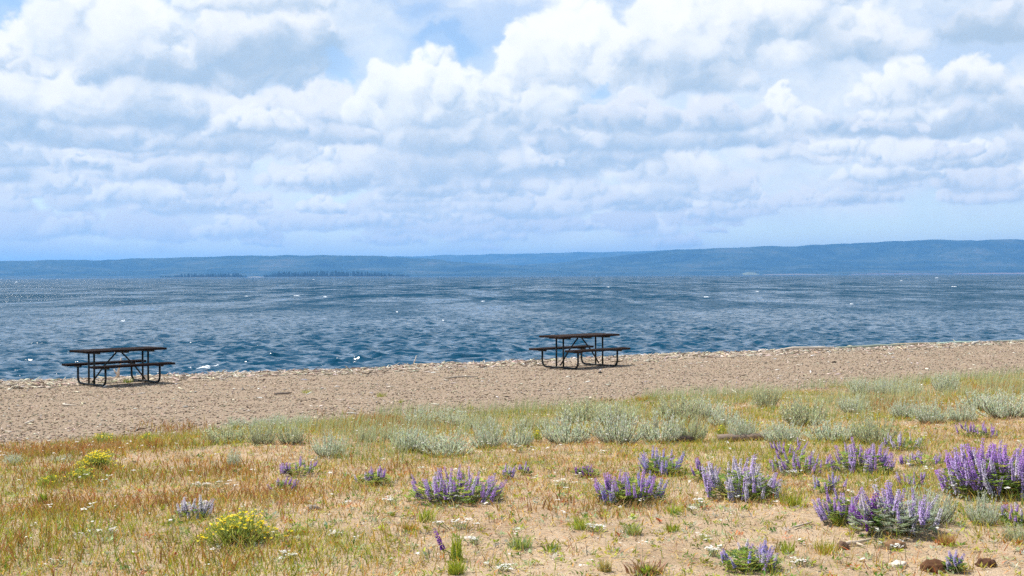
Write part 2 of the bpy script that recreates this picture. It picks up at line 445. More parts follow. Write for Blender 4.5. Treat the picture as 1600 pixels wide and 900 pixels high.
n3 = noise(nt, st3.outputs[0], 1.0, 4, .65, '2D') * .55 + noise(nt, st3.outputs[0], .19, 4, .65, '2D') * .75 - .15           # groups of crests seen end-on far out
geo = nt.nodes.new('ShaderNodeNewGeometry')
sp2 = nt.nodes.new('ShaderNodeSeparateXYZ'); nt.links.new(P, sp2.inputs[0])
far = Val(nt, sp2.outputs[1]).smooth(22.0, 190.0)
amt = (far * .2 + 1.4) * (n2 * 1.4 + .3)
sp3 = nt.nodes.new('ShaderNodeSeparateXYZ'); nt.links.new(sub.outputs[0], sp3.inputs[0])
tx = Val(nt, sp3.outputs[0]) * amt
ty = Val(nt, sp3.outputs[1]) * amt - (Val(nt, sp3.outputs[1])._m('ABSOLUTE') * (far * 1.3 + 1.0)) - far * .13 - .03 + far * (n3 - .5) * 1.25   # fronts lean to the beach
mul = nt.nodes.new('ShaderNodeVectorMath'); mul.operation = 'ADD'; nt.links.new(vec(nt, tx, ty, 0.0), mul.inputs[0]); nt.links.new(geo.outputs['Normal'], mul.inputs[1])
nrm = nt.nodes.new('ShaderNodeVectorMath'); nrm.operation = 'NORMALIZE'; nt.links.new(mul.outputs[0], nrm.inputs[0])
setin(nt, bs, 'Base Color', (.001, .050, .096)); bs.inputs['Roughness'].default_value = .11; bs.inputs['IOR'].default_value = 1.333; bs.inputs['Specular IOR Level'].default_value = .36
nt.links.new(nrm.outputs[0], bs.inputs['Normal'])
lake = link('lake', mesh_np('lake', np.stack([wx, wy, wz], -1).reshape(-1, 3), grid_faces(len(rows), len(cols_))[:, ::-1], m_water, smooth=True))
tag(lake, 'choppy deep blue lake water reaching to the far hills', kind='structure')

# ------------------------------------------------------------------ far hills, real size across the lake
def horizon(px): return 430.5 - (px - 800) * math.tan(ROLL)
RIDGES = [
    (9500, 1900, [(-2600, 424), (-1500, 416), (-700, 412), (-200, 410), (0, 408), (150, 406), (250, 403), (350, 401), (450, 399), (520, 398), (580, 399), (650, 404), (720, 409), (800, 414), (900, 419), (1000, 423), (1150, 426), (1400, 429)]),
    (10500, 2600, [(300, 432), (500, 428), (700, 422), (850, 412), (950, 402), (1000, 396), (1060, 389), (1150, 387), (1250, 384), (1340, 380), (1420, 376), (1500, 375), (1600, 375), (1800, 374), (2000, 380), (2300, 388), (2900, 398), (4500, 410)]),
    (15000, 3000, [(-2000, 424), (0, 416), (300, 409), (450, 405), (600, 401), (700, 398.5), (800, 396.5), (900, 394.5), (1000, 392), (1060, 390), (1150, 390), (1300, 392), (1800, 396), (3000, 404)])]
hx = np.linspace(-17000, 17000, 620); hy = graded([(6500, 11500, 80), (11500, 17000, 50)])
HX, HY = np.meshgrid(hx, hy)
HZ = np.full(HX.shape, -6.0)
lump = fbm(HX / 900, HY / 1300, 4, .5, 1); fine_ = vnoise(HX / 75, HY / 80, 3) * 4.5 + vnoise(HX / 190, HY / 260, 4) * 5
for yr, run, prof in RIDGES:
    xs = np.array([(p - 800) / F_PX * yr for p, _ in prof])
    zs = np.array([(horizon(p) - y) / F_PX * yr + CAM_Z for p, y in prof])
    top = np.maximum(np.interp(HX, xs, zs), 0)
    u = np.clip((HY - (yr - run)) / run, 0, 1)
    rise = .30 * u + .70 * sstep(0, 1, u) * u
    back = np.clip((HY - yr) / 3500, 0, 1)
    sect = np.where(HY < yr, rise, 1 - .55 * back)
    edge = np.exp(-((HY - yr) / 260) ** 2)
    z = top * sect * (1 - .55 * np.clip(lump + .25, 0, 1) * (1 - edge)) + fine_ * np.clip(top * sect / 25, 0, 1) - 6 * (u <= 0)
    HZ = np.maximum(HZ, z)
m_hill, nt, bs, mo = new_mat('forest_hill')
P = pos(nt)
f1 = noise(nt, P, .0022, 7, .68, '3D'); f2 = noise(nt, P, .02, 3, .6, '3D')
setin(nt, bs, 'Base Color', ramp(nt, f1 * .7 + f2 * .3, [(.36, (.006, .014, .010)), (.47, (.022, .040, .022)), (.56, (.060, .075, .040)), (.68, (.15, .13, .085))]))
bs.inputs['Roughness'].default_value = 1.0; bs.inputs['Specular IOR Level'].default_value = 0.0
hills = link('hills', mesh_np('hills', np.stack([HX, HY, HZ], -1).reshape(-1, 3), grid_faces(len(hy), len(hx)), m_hill, smooth=True))
tag(hills, 'long low forested hills on the far shore, blue with distance', kind='structure')

# ------------------------------------------------------------------ wooded islands and pale banks on the far side
def tint_mat(name, trans=0.0, rough=.8, spec=.2, vary=.25, scale=9.0):
    """surface whose own colour comes from the 'tint' of each piece, with a little grain; thin leaves let light through"""
    m, nt, bs, mo = new_mat(name)
    a = nt.nodes.new('ShaderNodeAttribute'); a.attribute_name = 'tint'
    g = noise(nt, pos(nt), scale, 3, .6, '3D')
    v = nt.nodes.new('ShaderNodeVectorMath'); v.operation = 'SCALE'
    nt.links.new(a.outputs['Color'], v.inputs[0]); nt.links.new(((g - .5) * (2 * vary) + 1.0).s, v.inputs['Scale'])
    nt.links.new(v.outputs[0], bs.inputs['Base Color'])
    bs.inputs['Roughness'].default_value = rough; bs.inputs['Specular IOR Level'].default_value = spec
    if trans > 0:
        t = nt.nodes.new('ShaderNodeBsdfTranslucent'); nt.links.new(v.outputs[0], t.inputs[0])
        mx = nt.nodes.new('ShaderNodeMixShader'); mx.inputs[0].default_value = trans
        nt.links.new(bs.outputs[0], mx.inputs[1]); nt.links.new(t.outputs[0], mx.inputs[2]); nt.links.new(mx.outputs[0], mo.inputs[0])
    return m
M_LEAF = tint_mat('leaf', .32, .6, .25, .22, 14)
M_SAGE = tint_mat('sage_leaf', .45, .6, .2, .15, 14)
M_PETAL = tint_mat('petal', .25, .7, .1, .12, 40)
M_WOODY = tint_mat('weathered_wood', 0, .9, .1, .4, 22)
M_FAR = tint_mat('far_forest', 0, 1, 0, .3, .05)
fr = np.random.default_rng(77)
def fir(x, y, z, h, r):
    V, Fc = [], []
    for k in range(3):
        z0 = z + h * (.08 + .26 * k); z1 = z + h * (.52 + .24 * k); rr = r * (1 - .27 * k)
        b = len(V)
        for j in range(6):
            a = j * math.pi / 3 + k * .5
            V.append((x + rr * math.cos(a) * fr.uniform(.7, 1.2), y + rr * math.sin(a), z0 - h * fr.uniform(0, .04)))
        V.append((x, y, z1))
        Fc += [(b + j, b + (j + 1) % 6, b + 6) for j in range(6)]
    b = len(V)
    for j in range(3):
        a = j * 2.094; V.append((x + r * .1 * math.cos(a), y + r * .1 * math.sin(a), z - 1))
    V.append((x, y, z + h * .3)); Fc += [(b + j, b + (j + 1) % 3, b + 3) for j in range(3)]
    return V, Fc
ISL_Y = 5200.0
for px0, px1, n, lab in ((252, 384, 210, 'smaller island of dark conifers on the left of the lake'), (412, 640, 420, 'longer wooded island of dark conifers below the left hill')):
    V, Fc, Cc = [], [], []
    x0, x1 = (px0 - 800) / F_PX * ISL_Y, (px1 - 800) / F_PX * ISL_Y
    hump = np.array([.25, .9, .8, .95, 1.0, .9, .8, .65, .35, .18]) if n > 300 else np.array([.2, .3, .75, .85, .7, .8, .9, .95, .9, .3])
    m = 40                                                    # the island itself: a low bank
    for i in range(m + 1):
        x = x0 + (x1 - x0) * i / m; hh = 2.2 * math.sin(math.pi * (i + .3) / (m + .6)) + .4
        for dy_, z in ((-40, -.5), (-25, hh * .6), (0, hh), (60, hh), (120, -.5)):
            V.append((x, ISL_Y + dy_, z)); Cc.append((.10, .095, .06))
    for i in range(m):
        for j in range(4):
            a = i * 5 + j; Fc += [(a, a + 5, a + 6), (a, a + 6, a + 1)]
    for k in range(n):
        u = fr.random(); x = x0 + (x1 - x0) * u
        h = (19.0 if n > 300 else 14.0) * np.interp(u, np.linspace(0, 1, 10), hump) * fr.uniform(.35, 1.35) + 4
        v, f = fir(x, ISL_Y + fr.uniform(-20, 90), 1.2, h, h * fr.uniform(.16, .34))
        b = len(V); V += v; Fc += [tuple(q + b for q in t) for t in f]
        c = fr.uniform(.7, 1.3); Cc += [(.011 * c, .026 * c, .015 * c)] * len(v)
    tag(link('island_wood', mesh_np('island_wood', V, Fc, M_FAR, np.array(Cc))), lab, 'island', kind='stuff')
def far_bank(name, px0, px1, py_top, y, col, lab):
    """a low pale bank at the waterline of the far shore"""
    V, Fc, n = [], [], 30
    for i in range(n + 1):
        px = px0 + (px1 - px0) * i / n; x = (px - 800) / F_PX * y
        top = max((horizon(px) - py_top) / F_PX * y + CAM_Z, 1.0) * (math.sin(math.pi * (i + .4) / (n + .8)) ** .5) * fr.uniform(.8, 1.1)
        for dy_, z in ((-30, -1.0), (0, top * .8), (60, top), (200, -2)): V.append((x, y + dy_, z))
    for i in range(n):
        for j in range(3):
            a = i * 4 + j; Fc.append((a, a + 4, a + 5, a + 1))
    tag(link(name, mesh_np(name, V, np.array(Fc), M_FAR, np.tile(np.array(col), (len(V), 1))), None), lab, kind='structure')
far_bank('pale_bank', 1162, 1187, 425.2, 7600, (.20, .21, .12), 'small pale bank at the foot of the far hills')
far_bank('far_beach', 1192, 1300, 427.8, 7650, (.24, .20, .15), 'thin pale far beach right of the small bank')
far_bank('far_beach', 1330, 1490, 427.0, 7700, (.20, .15, .13), 'long reddish far beach under the right hills')
far_bank('far_beach', 1490, 1700, 426.2, 7650, (.24, .17, .14), 'rosy far beach at the right edge of the lake')
far_bank('far_beach', 386, 410, 432.0, 5250, (.30, .27, .22), 'pale sandbar between the two wooded islands')

# whitecaps: foam lying on the crests
m_foam, nt, bs, mo = new_mat('foam'); setin(nt, bs, 'Base Color', (.72, .77, .80)); bs.inputs['Roughness'].default_value = .9
V, Fc = [], []
for px, py, wpx in [(318, 577, 34), (338, 575.5, 16), (297, 579, 10), (385, 463.5, 8), (464, 463, 16), (508, 464.5, 10), (191, 503, 12), (754, 472, 9), (692, 502, 7), (1104, 465, 10),
                    (1183, 456, 8), (1464, 434.5, 7), (1491, 448.5, 10), (1408, 439, 6), (26, 441, 7), (1331, 476, 6), (490, 437, 6), 
                    (950, 449, 6), (620, 488, 6)]:
    x, y = on_water(px, py); L = .72 * wpx / F_PX * y; n = max(6, int(wpx))
    wd = np.clip(.025 * L + .03, .04, .3) * (1 + y / 260)
    for s_ in range(2):
        b = len(V); x_ = x + fr.normal(0, L * .2) * s_; y_ = y + fr.uniform(.1, .5) * s_; l_ = L * (1 - .45 * s_)
        for i in range(n + 1):
            u = i / n; e = (math.sin(math.pi * (u * .94 + .03)) ** .6) * fr.uniform(.35, 1.2)
            for q in (-1, 0, 1):
                gx, gy = x_ + (u - .5) * l_, y_ + q * wd * e + .15 * math.sin(u * 5)
                V.append((gx, gy, .05 + (.03 + y * .0003) * e * (q == 0)))
        Fc += [(b + i * 3 + q, b + i * 3 + 3 + q, b + i * 3 + 4 + q, b + i * 3 + 1 + q) for i in range(n) for q in (0, 1)]
V = np.array(V); V[:, 2] += .7 * swell(V[:, 0], V[:, 1], np.maximum(.16, V[:, 1] * .006))[2]
tag(link('whitecaps', mesh_np('whitecaps', V, np.array(Fc), m_foam, smooth=False)), 'small white foam crests breaking on the lake', kind='stuff')

# ------------------------------------------------------------------ picnic tables
def wood_mat(name, c0, c1):
    m, nt, bs, mo = new_mat(name)
    t = nt.nodes.new('ShaderNodeTexCoord'); mp = nt.nodes.new('ShaderNodeMapping'); mp.inputs['Scale'].default_value = (1.2, 22, 22)
    nt.links.new(t.outputs['Object'], mp.inputs[0])
    g = noise(nt, mp.outputs[0], 2.0, 5, .65, '3D')
    setin(nt, bs, 'Base Color', ramp(nt, g, [(.3, c0), (.7, c1)])); bs.inputs['Roughness'].default_value = .95; bs.inputs['Specular IOR Level'].default_value = .08
    setin(nt, bs, 'Normal', bump(nt, g, .5, .004))
    return m
M_PLANK = wood_mat('dark_brown_planks', (.009, .005, .004), (.028, .017, .014))
M_PLANK_GREY = wood_mat('worn_brown_planks', (.016, .010, .008), (.055, .036, .028))
m_pipe, nt, bs, mo = new_mat('dark_steel_pipe'); g_ = noise(nt, pos(nt), 30, 3, .6, '3D')
setin(nt, bs, 'Base Color', ramp(nt, g_, [(.35, (.006, .010, .009)), (.7, (.022, .026, .022))])); bs.inputs['Roughness'].default_value = .45; bs.inputs['Metallic'].default_value = .3
def box_mesh(name, sx, sy, sz, mat, bev=.006):
    import bmesh
    bm = bmesh.new(); bmesh.ops.create_cube(bm, size=1.0)
    bmesh.ops.scale(bm, vec=(sx, sy, sz), verts=bm.verts)
    bmesh.ops.bevel(bm, geom=bm.edges[:], offset=bev, segments=1, affect='EDGES')
    me = bpy.data.meshes.new(name); bm.to_mesh(me); bm.free(); me.materials.append(mat); return me
def tube_arrays(path, rad, seg=8):
    P = [Vector(p) for p in path]; n = len(P); V, Fc = [], []
    rad = rad if hasattr(rad, '__len__') else [rad] * n
    t0 = (P[1] - P[0]).normalized(); u = t0.orthogonal().normalized()
    for i, p in enumerate(P):
        t = ((P[min(i + 1, n - 1)] - P[max(i - 1, 0)])).normalized()
        u = (u - t * u.dot(t)).normalized(); w = t.cross(u)
        for j in range(seg):
            a = 6.28319 * j / seg; V.append(p + (u * math.cos(a) + w * math.sin(a)) * rad[i])
    for i in range(n - 1):
        for j in range(seg):
            a, b = i * seg + j, i * seg + (j + 1) % seg
            Fc += [(a, b, b + seg), (a, b + seg, a + seg)]
    c0 = len(V); V += [P[0], P[-1]]
    for j in range(seg):
        Fc += [(c0, (j + 1) % seg, j), (c0 + 1, (n - 1) * seg + j, (n - 1) * seg + (j + 1) % seg)]
    return [tuple(v) for v in V], Fc
def tube_mesh(name, path, rad, mat, seg=8, cols=None):
    V, Fc = tube_arrays(path, rad, seg)
    return mesh_np(name, V, Fc, mat, None if cols is None else np.tile(np.array(cols), (len(V), 1)), smooth=True)
TL, TW, TH, BH = 1.86, .76, .755, .45
me_top = box_mesh('tabletop_plank', TL, .146, .045, M_PLANK); me_top_g = box_mesh('tabletop_plank', TL, .146, .045, M_PLANK_GREY)
me_ben = box_mesh('bench_plank', TL, .125, .045, M_PLANK); me_ben_g = box_mesh('bench_plank', TL, .125, .045, M_PLANK_GREY)
me_cleat = box_mesh('cross_bar', .05, .68, .035, m_pipe, .003); me_bcleat = box_mesh('bench_bracket', .05, .25, .03, m_pipe, .003)
me_mid = box_mesh('cross_bar', .09, .70, .03, m_pipe, .003)
BX, PXO = .59, .115
bend = [(math.sin(a), 1 - math.cos(a)) for a in np.radians([0, 22, 45, 68, 90])]
half = [(BX - .13 + .13 * s, .028 + .13 * c) for s, c in bend] + [(BX, BH - .078)]
path = [(0, -y, z) for y, z in reversed(half)] + [(0, y, z) for y, z in half]
me_run = tube_mesh('base_pipe', path, .023, m_pipe, 10)
me_post = tube_mesh('post', [(0, 0, .03), (0, 0, TH - .08)], .021, m_pipe, 10)
def picnic_table(px, py, yaw, label, grey):
    p = at(px, py)
    t = link('picnic_table', None, None, p); t.rotation_euler = (0, 0, yaw); t.scale = (1.09,) * 3 if grey else (1.02,) * 3
    tag(t, label, 'picnic table', 'picnic tables on the beach')
    for k in range(5):
        o = link('tabletop_plank', me_top_g if grey else me_top, t, (0, (k - 2) * .154, TH - .0225 + (.001 if k % 2 else 0)))
        o.rotation_euler = (0, 0, .003 * (k % 3 - 1))
    for s in (-1, 1):
        for k in (-1, 1): link('bench_plank', me_ben_g if grey else me_ben, t, (0, s * .60 + k * .066, BH - .0225 + .002 * k))
        f = link('end_frame', me_run, t, (s * .63, 0, 0))
        for k in (-1, 1): link('post', me_post, f, (0, k * PXO, 0))
        link('cross_bar', me_cleat, t, (s * .63, 0, TH - .063))
        for k in (-1, 1): link('bench_bracket', me_bcleat, t, (s * .63, k * .59, BH - .061))
        link('brace', tube_mesh('brace', [(s * .06, 0, TH - .075), (s * .35, 0, .40), (s * .615, 0, .075)], .017, m_pipe, 8), t)
    link('cross_bar', me_mid, t, (0, 0, TH - .061))
    return t
YAW = math.atan2(19, 34)
table_left = picnic_table(186, 600, math.radians(46), 'dark brown picnic table at the left, close to the water', False)
table_right = picnic_table(906, 574, YAW + math.radians(12), 'brown picnic table with worn benches, right of centre on the beach', True)

# ------------------------------------------------------------------ plants: leaf by leaf
rg = np.random.default_rng(2024)
def rnd(a, b, n=None): return rg.uniform(a, b, n)
class Bits:
    """collects triangles with a colour per vertex"""
    def __init__(self): self.V, self.F, self.C, self.n = [], [], [], 0
    def add(self, V, Fc, Cc):
        self.V.append(np.asarray(V, np.float32).reshape(-1, 3)); self.C.append(np.asarray(Cc, np.float32).reshape(-1, 3)); self.F.append(np.asarray(Fc, np.int64).reshape(-1, 3) + self.n)
        self.n += len(self.V[-1])
    def mesh(self, name, mat):
        return mesh_np(name, np.concatenate(self.V), np.concatenate(self.F), mat, np.concatenate(self.C))
def blades(B, P, h, w, lean, yaw, c0, c1, face=None):
    """tapered, bent blades: P (n,3), height, width, lean (n,2) offset of the tip"""
    n = len(P); h = np.broadcast_to(h, n); w = np.broadcast_to(w, n)
    side = np.stack([np.cos(yaw), np.sin(yaw), np.zeros(n)], -1) * w[:, None] * .5
    mid = P + np.stack([lean[:, 0] * .32, lean[:, 1] * .32, h * .58], -1)
    tip = P + np.stack([lean[:, 0], lean[:, 1], h], -1)
    V = np.stack([P - side, P + side, mid - side * .75, mid + side * .75, tip], 1)
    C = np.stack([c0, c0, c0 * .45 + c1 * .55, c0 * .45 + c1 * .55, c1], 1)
    base = (np.arange(n) * 5)[:, None, None]
    Fc = np.array([[0, 1, 3], [0, 3, 2], [2, 3, 4]])[None] + base
    B.add(V, Fc, C)
def leaves(B, P, d, L, w, col, fold=.25):
    """pointed leaves: base P, direction d (n,3), length, width; two triangles each, folded along the rib"""
    n = len(P); L = np.broadcast_to(L, n)[:, None]; w = np.broadcast_to(w, n)[:, None]
    d = d / np.linalg.norm(d, axis=1, keepdims=True)
    up = np.tile(np.array([0, 0, 1.0]), (n, 1)) + rg.normal(0, .35, (n, 3))
    s = np.cross(d, up); s /= np.linalg.norm(s, axis=1, keepdims=True) + 1e-9
    u = np.cross(s, d)
    m = P + d * L * .5
    V = np.stack([P, m + s * w * .5 + u * w * fold, P + d * L, m - s * w * .5 + u * w * fold], 1)
    C = np.repeat(col[:, None, :], 4, 1)
    B.add(V, np.array([[0, 1, 2], [0, 2, 3]])[None] + (np.arange(n) * 4)[:, None, None], C)
def shards(B, P, L, w, t, yaw, col, tilt=.3):
    """small solid splinters and pebbles: 6 corners, 8 faces"""
    n = len(P); L = np.broadcast_to(L, n); w = np.broadcast_to(w, n); t = np.broadcast_to(t, n)
    a = np.stack([np.cos(yaw), np.sin(yaw), rg.normal(0, tilt, n) * .5], -1); b = np.stack([-np.sin(yaw), np.cos(yaw), rg.normal(0, tilt, n)], -1); c = np.tile(np.array([0, 0, 1.0]), (n, 1))
    j = lambda: rg.uniform(.6, 1.2, n)[:, None]
    V = np.stack([P - a * L[:, None] * .5 * j(), P + a * L[:, None] * .5 * j(), P - b * w[:, None] * .5 * j(), P + b * w[:, None] * .5 * j(),
                  P + c * t[:, None] * j() + a * (rg.uniform(-.3, .3, n) * L)[:, None], P - c * t[:, None] * .6], 1)
    Fc = np.array([[0, 2, 4], [2, 1, 4], [1, 3, 4], [3, 0, 4], [2, 0, 5], [1, 2, 5], [3, 1, 5], [0, 3, 5]])[None] + (np.arange(n) * 6)[:, None, None]
    B.add(V, Fc, np.repeat(col[:, None, :], 6, 1))
def pal(n, cols, wts, jit=.18):
    cols = np.array(cols); k = rg.choice(len(cols), n, p=np.array(wts) / np.sum(wts))
    return np.clip(cols[k] * rg.normal(1, jit, (n, 1)) * rg.normal(1, .06, (n, 3)), .004, .95)
R_INV = R_CAM.T
def project(x, y, z):
    q = R_INV @ np.stack([x, y, z - CAM_Z]); return 800 + F_PX * q[0] / -q[2], 450 - F_PX * q[1] / -q[2]
def scatter(n, d0, d1, tlo, thi, side=.50, lod=1.0):
    """n random ground points in the stretch of land the view looks over (and a bit beyond on each side)"""
    out = []
    tot = 0
    while tot < n:
        m = n * 2
        d = np.sqrt(rg.uniform(d0 * d0, d1 * d1, m)); a = rg.uniform(-side, side, m)
        x, y = a * d, d
        t = tdist(x, y) + .5 * vnoise(x * .7, y * .7, 6) - (np.where(a < 0, 3.4, 1.7) * a + .1 if thi < 17 or tlo > 14 and thi > 34.5 else 0)
        keep = (t > tlo) & (t < thi) & (rg.random(m) < np.minimum(1, (9.0 / d)) ** lod)
        out.append(np.stack([x[keep], y[keep]], -1)); tot += keep.sum()
    p = np.concatenate(out)[:n]
    return np.column_stack([p, zt(p[:, 0], p[:, 1])])

STRAW, BLEACH, PINK, OCHRE, RED, OLIVE, YGREEN, GREEN, SAGE = ((.70, .50, .17), (.76, .63, .38), (.66, .36, .15), (.66, .38, .05), (.50, .14, .04), (.36, .33, .04), (.42, .47, .04), (.13, .26, .03), (.42, .48, .26))
# where the grass is green, where the ground is bare (places found in the photograph, feathered)
def zones(P):
    px, py = project(P[:, 0], P[:, 1], P[:, 2])
    nz = fbm(P[:, 0] * .9, P[:, 1] * .9, 4, .55, 1); n2 = fbm(P[:, 0] * 2.3 + 40, P[:, 1] * 2.3, 4, .55, 4)
    g = .35 + 1.2 * nz
    for gx, gy, wx, wy, a in [(200, 880, 170, 55, .9), (120, 760, 120, 30, .3), (470, 740, 90, 26, .3), (640, 730, 120, 26, .25), (1120, 730, 160, 30, .3), (1450, 740, 120, 30, .3), (60, 850, 90, 50, .4), (510, 868, 120, 45, .8), (330, 870, 70, 40, .4), (700, 790, 90, 30, .25), (210, 690, 130, 14, .5), (1330, 760, 120, 40, .3), (1000, 800, 160, 40, .25),
                              (1250, 700, 200, 30, .35), (850, 760, 120, 40, .25), (1560, 600, 90, 14, .5), (900, 655, 500, 25, .35), (1000, 640, 60, 10, .3)]:
        g = g + a * np.exp(-((px - gx) / wx) ** 2 - ((py - gy) / wy) ** 2)
    bare = .1 + .9 * sstep(560, 760, px + 60 * nz) * sstep(775, 830, py + 40 * n2) * (1 - .7 * np.exp(-((px - 1560) / 90) ** 2 - ((py - 830) / 60) ** 2))
    for gx, gy, wx, wy, a in [(540, 820, 60, 18, .6), (1350, 720, 60, 25, .3), (440, 815, 60, 20, .5)]:
        bare = bare + a * np.exp(-((px - gx) / wx) ** 2 - ((py - gy) / wy) ** 2)
    bare = np.clip(bare + .45 * np.clip(n2, -1, .6) + .1, 0, 1)
    return px, py, np.clip(g, 0, 1), bare, nz, n2

def mixpal(P, n):
    px, py, g, bare, nz, n2 = zones(P)
    dry = pal(n, [STRAW, BLEACH, PINK, OCHRE, RED, OLIVE, (.13, .085, .05)], [3, 1.8, 2.6, 3.0, 1.3, 1.2, .9])  # the dark brown pieces stand in for deeper shadows between the blades
    wet = pal(n, [YGREEN, OLIVE, GREEN, OCHRE, SAGE, STRAW], [3, 2.4, 1.0, 1.6, .7, .9])
    k = (rg.random(n) < g)[:, None]
    return np.where(k, wet, dry), g, bare, px, py

# dry straw lying on the soil
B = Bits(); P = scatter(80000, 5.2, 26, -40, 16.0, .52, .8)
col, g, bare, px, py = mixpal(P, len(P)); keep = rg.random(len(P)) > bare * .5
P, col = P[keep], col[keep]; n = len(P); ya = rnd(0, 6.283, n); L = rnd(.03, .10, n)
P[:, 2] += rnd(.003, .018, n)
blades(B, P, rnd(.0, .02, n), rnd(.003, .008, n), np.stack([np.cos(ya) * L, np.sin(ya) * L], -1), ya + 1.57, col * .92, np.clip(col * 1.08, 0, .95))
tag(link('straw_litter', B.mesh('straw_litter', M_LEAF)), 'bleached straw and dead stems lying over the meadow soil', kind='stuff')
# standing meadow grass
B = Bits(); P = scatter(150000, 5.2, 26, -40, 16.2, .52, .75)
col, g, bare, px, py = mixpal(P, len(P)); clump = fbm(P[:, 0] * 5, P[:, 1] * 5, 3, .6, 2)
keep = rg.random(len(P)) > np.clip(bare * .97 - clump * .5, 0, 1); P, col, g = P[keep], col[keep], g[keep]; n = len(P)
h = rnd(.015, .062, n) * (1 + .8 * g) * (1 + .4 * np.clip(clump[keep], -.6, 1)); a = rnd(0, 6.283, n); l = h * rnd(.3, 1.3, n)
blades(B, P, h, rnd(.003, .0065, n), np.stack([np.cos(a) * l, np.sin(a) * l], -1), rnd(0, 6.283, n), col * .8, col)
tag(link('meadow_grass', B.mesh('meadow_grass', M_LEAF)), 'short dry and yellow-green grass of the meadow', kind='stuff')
# fresher, taller grass in the greener patches
B = Bits(); P = scatter(60000, 5.2, 22, -40, 15.6, .52, .7); px, py, g, bare, nz, n2 = zones(P)
keep = rg.random(len(P)) < np.clip((g - .42) * 1.5, 0, .8) * (1 - .6 * bare); P = P[keep]; n = len(P)
h = rnd(.02, .09, n); a = rnd(0, 6.283, n); l = h * rnd(.2, 1.1, n)
blades(B, P, h, rnd(.003, .006, n), np.stack([np.cos(a) * l, np.sin(a) * l], -1), rnd(0, 6.283, n), pal(n, [OLIVE, GREEN, YGREEN], [2, 1, 2]), pal(n, [YGREEN, OCHRE, (.50, .46, .07), OLIVE, (.50, .22, .07)], [2.2, 2.0, 2, 1, .7]))
tag(link('green_grass', B.mesh('green_grass', M_LEAF)), 'fresher yellow-green grass in the greener meadow patches', kind='stuff')
# small herbs pressed to the ground
B = Bits(); P = scatter(6500, 5.2, 24, -40, 16.0, .52, .9); P = np.repeat(P, 7, 0); n = len(P)
cen = np.repeat(pal(n // 7, [YGREEN, OLIVE, GREEN, SAGE, (.46, .48, .36), RED], [2, 2, 1.6, 2.2, 1.6, .5]), 7, 0) * rg.normal(1, .12, (n, 1))
P[:, :2] += rg.normal(0, .018, (n, 2)); P[:, 2] += .006; a = rnd(0, 6.283, n)
leaves(B, P, np.stack([np.cos(a), np.sin(a), rnd(.15, 1.1, n)], -1), rnd(.02, .055, n), rnd(.006, .016, n), np.clip(cen, .01, .9))
tag(link('ground_herbs', B.mesh('ground_herbs', M_LEAF)), 'low green and grey-green herbs between the grass', kind='stuff')
# reddish-purple seeding grass
B = Bits(); P = scatter(26000, 5.4, 20, -40, 15.5, .52, .6)
q = fbm(P[:, 0] * 1.1 + 9, P[:, 1] * 1.1 + 4, 3, .5, 6); P = P[q > .22]; n = len(P)
h = rnd(.04, .11, n); a = rnd(-.6, .9, n); l = h * rnd(.2, .6, n); c = pal(n, [(.36, .16, .13), (.44, .24, .17), (.50, .36, .22)], [2, 2, 1.5])
blades(B, P, h, rnd(.003, .006, n), np.stack([np.cos(a) * l, np.sin(a) * l], -1), rnd(0, 6.28, n), pal(n, [STRAW, OLIVE], [2, 1]), c)
tag(link('red_brome', B.mesh('red_brome', M_LEAF)), 'patches of reddish seeding grass in the meadow', kind='stuff')
# rusty sorrel along the upper rim of the meadow
def sorrel(spots):
    B = Bits()
    for px, py, wx, wy, n in spots:
        X_, Y_ = rg.normal(px, wx * .5, n), rg.normal(py, wy * .5, n)
        Pn = np.array([at(a, b) for a, b in zip(X_[:40], Y_[:40])])
        k = rg.integers(0, len(Pn), n); P = Pn[k] + np.column_stack([rg.normal(0, .22, n), rg.normal(0, .28, n), np.zeros(n)]); P[:, 2] = zt(P[:, 0], P[:, 1])
        h = rnd(.03, .12, n); a = rnd(0, 6.28, n); l = h * rnd(.2, .9, n)
        blades(B, P, h, rnd(.006, .013, n), np.stack([np.cos(a) * l, np.sin(a) * l], -1), rnd(0, 6.28, n), pal(n, [OLIVE, (.34, .2, .07)], [1, 1]), pal(n, [(.46, .15, .05), (.52, .22, .07), (.40, .12, .06), (.50, .32, .10)], [2, 2, 1, 1.4]))
    return B
tag(link('rusty_sorrel', sorrel([(120, 745, 90, 14, 600), (330, 740, 80, 12, 500), (80, 800, 70, 14, 600), (250, 790, 70, 12, 420), (420, 780, 70, 12, 380), (40, 860, 50, 20, 300), (350, 880, 60, 14, 260), (600, 740, 60, 10, 160), (900, 800, 60, 10, 140), (40, 712, 80, 8, 700), (120, 706, 60, 8, 600), (240, 700, 50, 6, 300), (270, 676, 40, 12, 350), (560, 668, 40, 14, 500), (600, 660, 30, 10, 300), (660, 665, 40, 10, 300), (1400, 632, 60, 8, 420), (1540, 612, 60, 8, 600), (1590, 605, 30, 8, 400), (1450, 645, 40, 6, 260), (1380, 640, 30, 6, 200), (1100, 662, 60, 8, 220)]).mesh('rusty_sorrel', M_LEAF)),
    'rust-red sorrel along the upper rim of the meadow', kind='stuff')
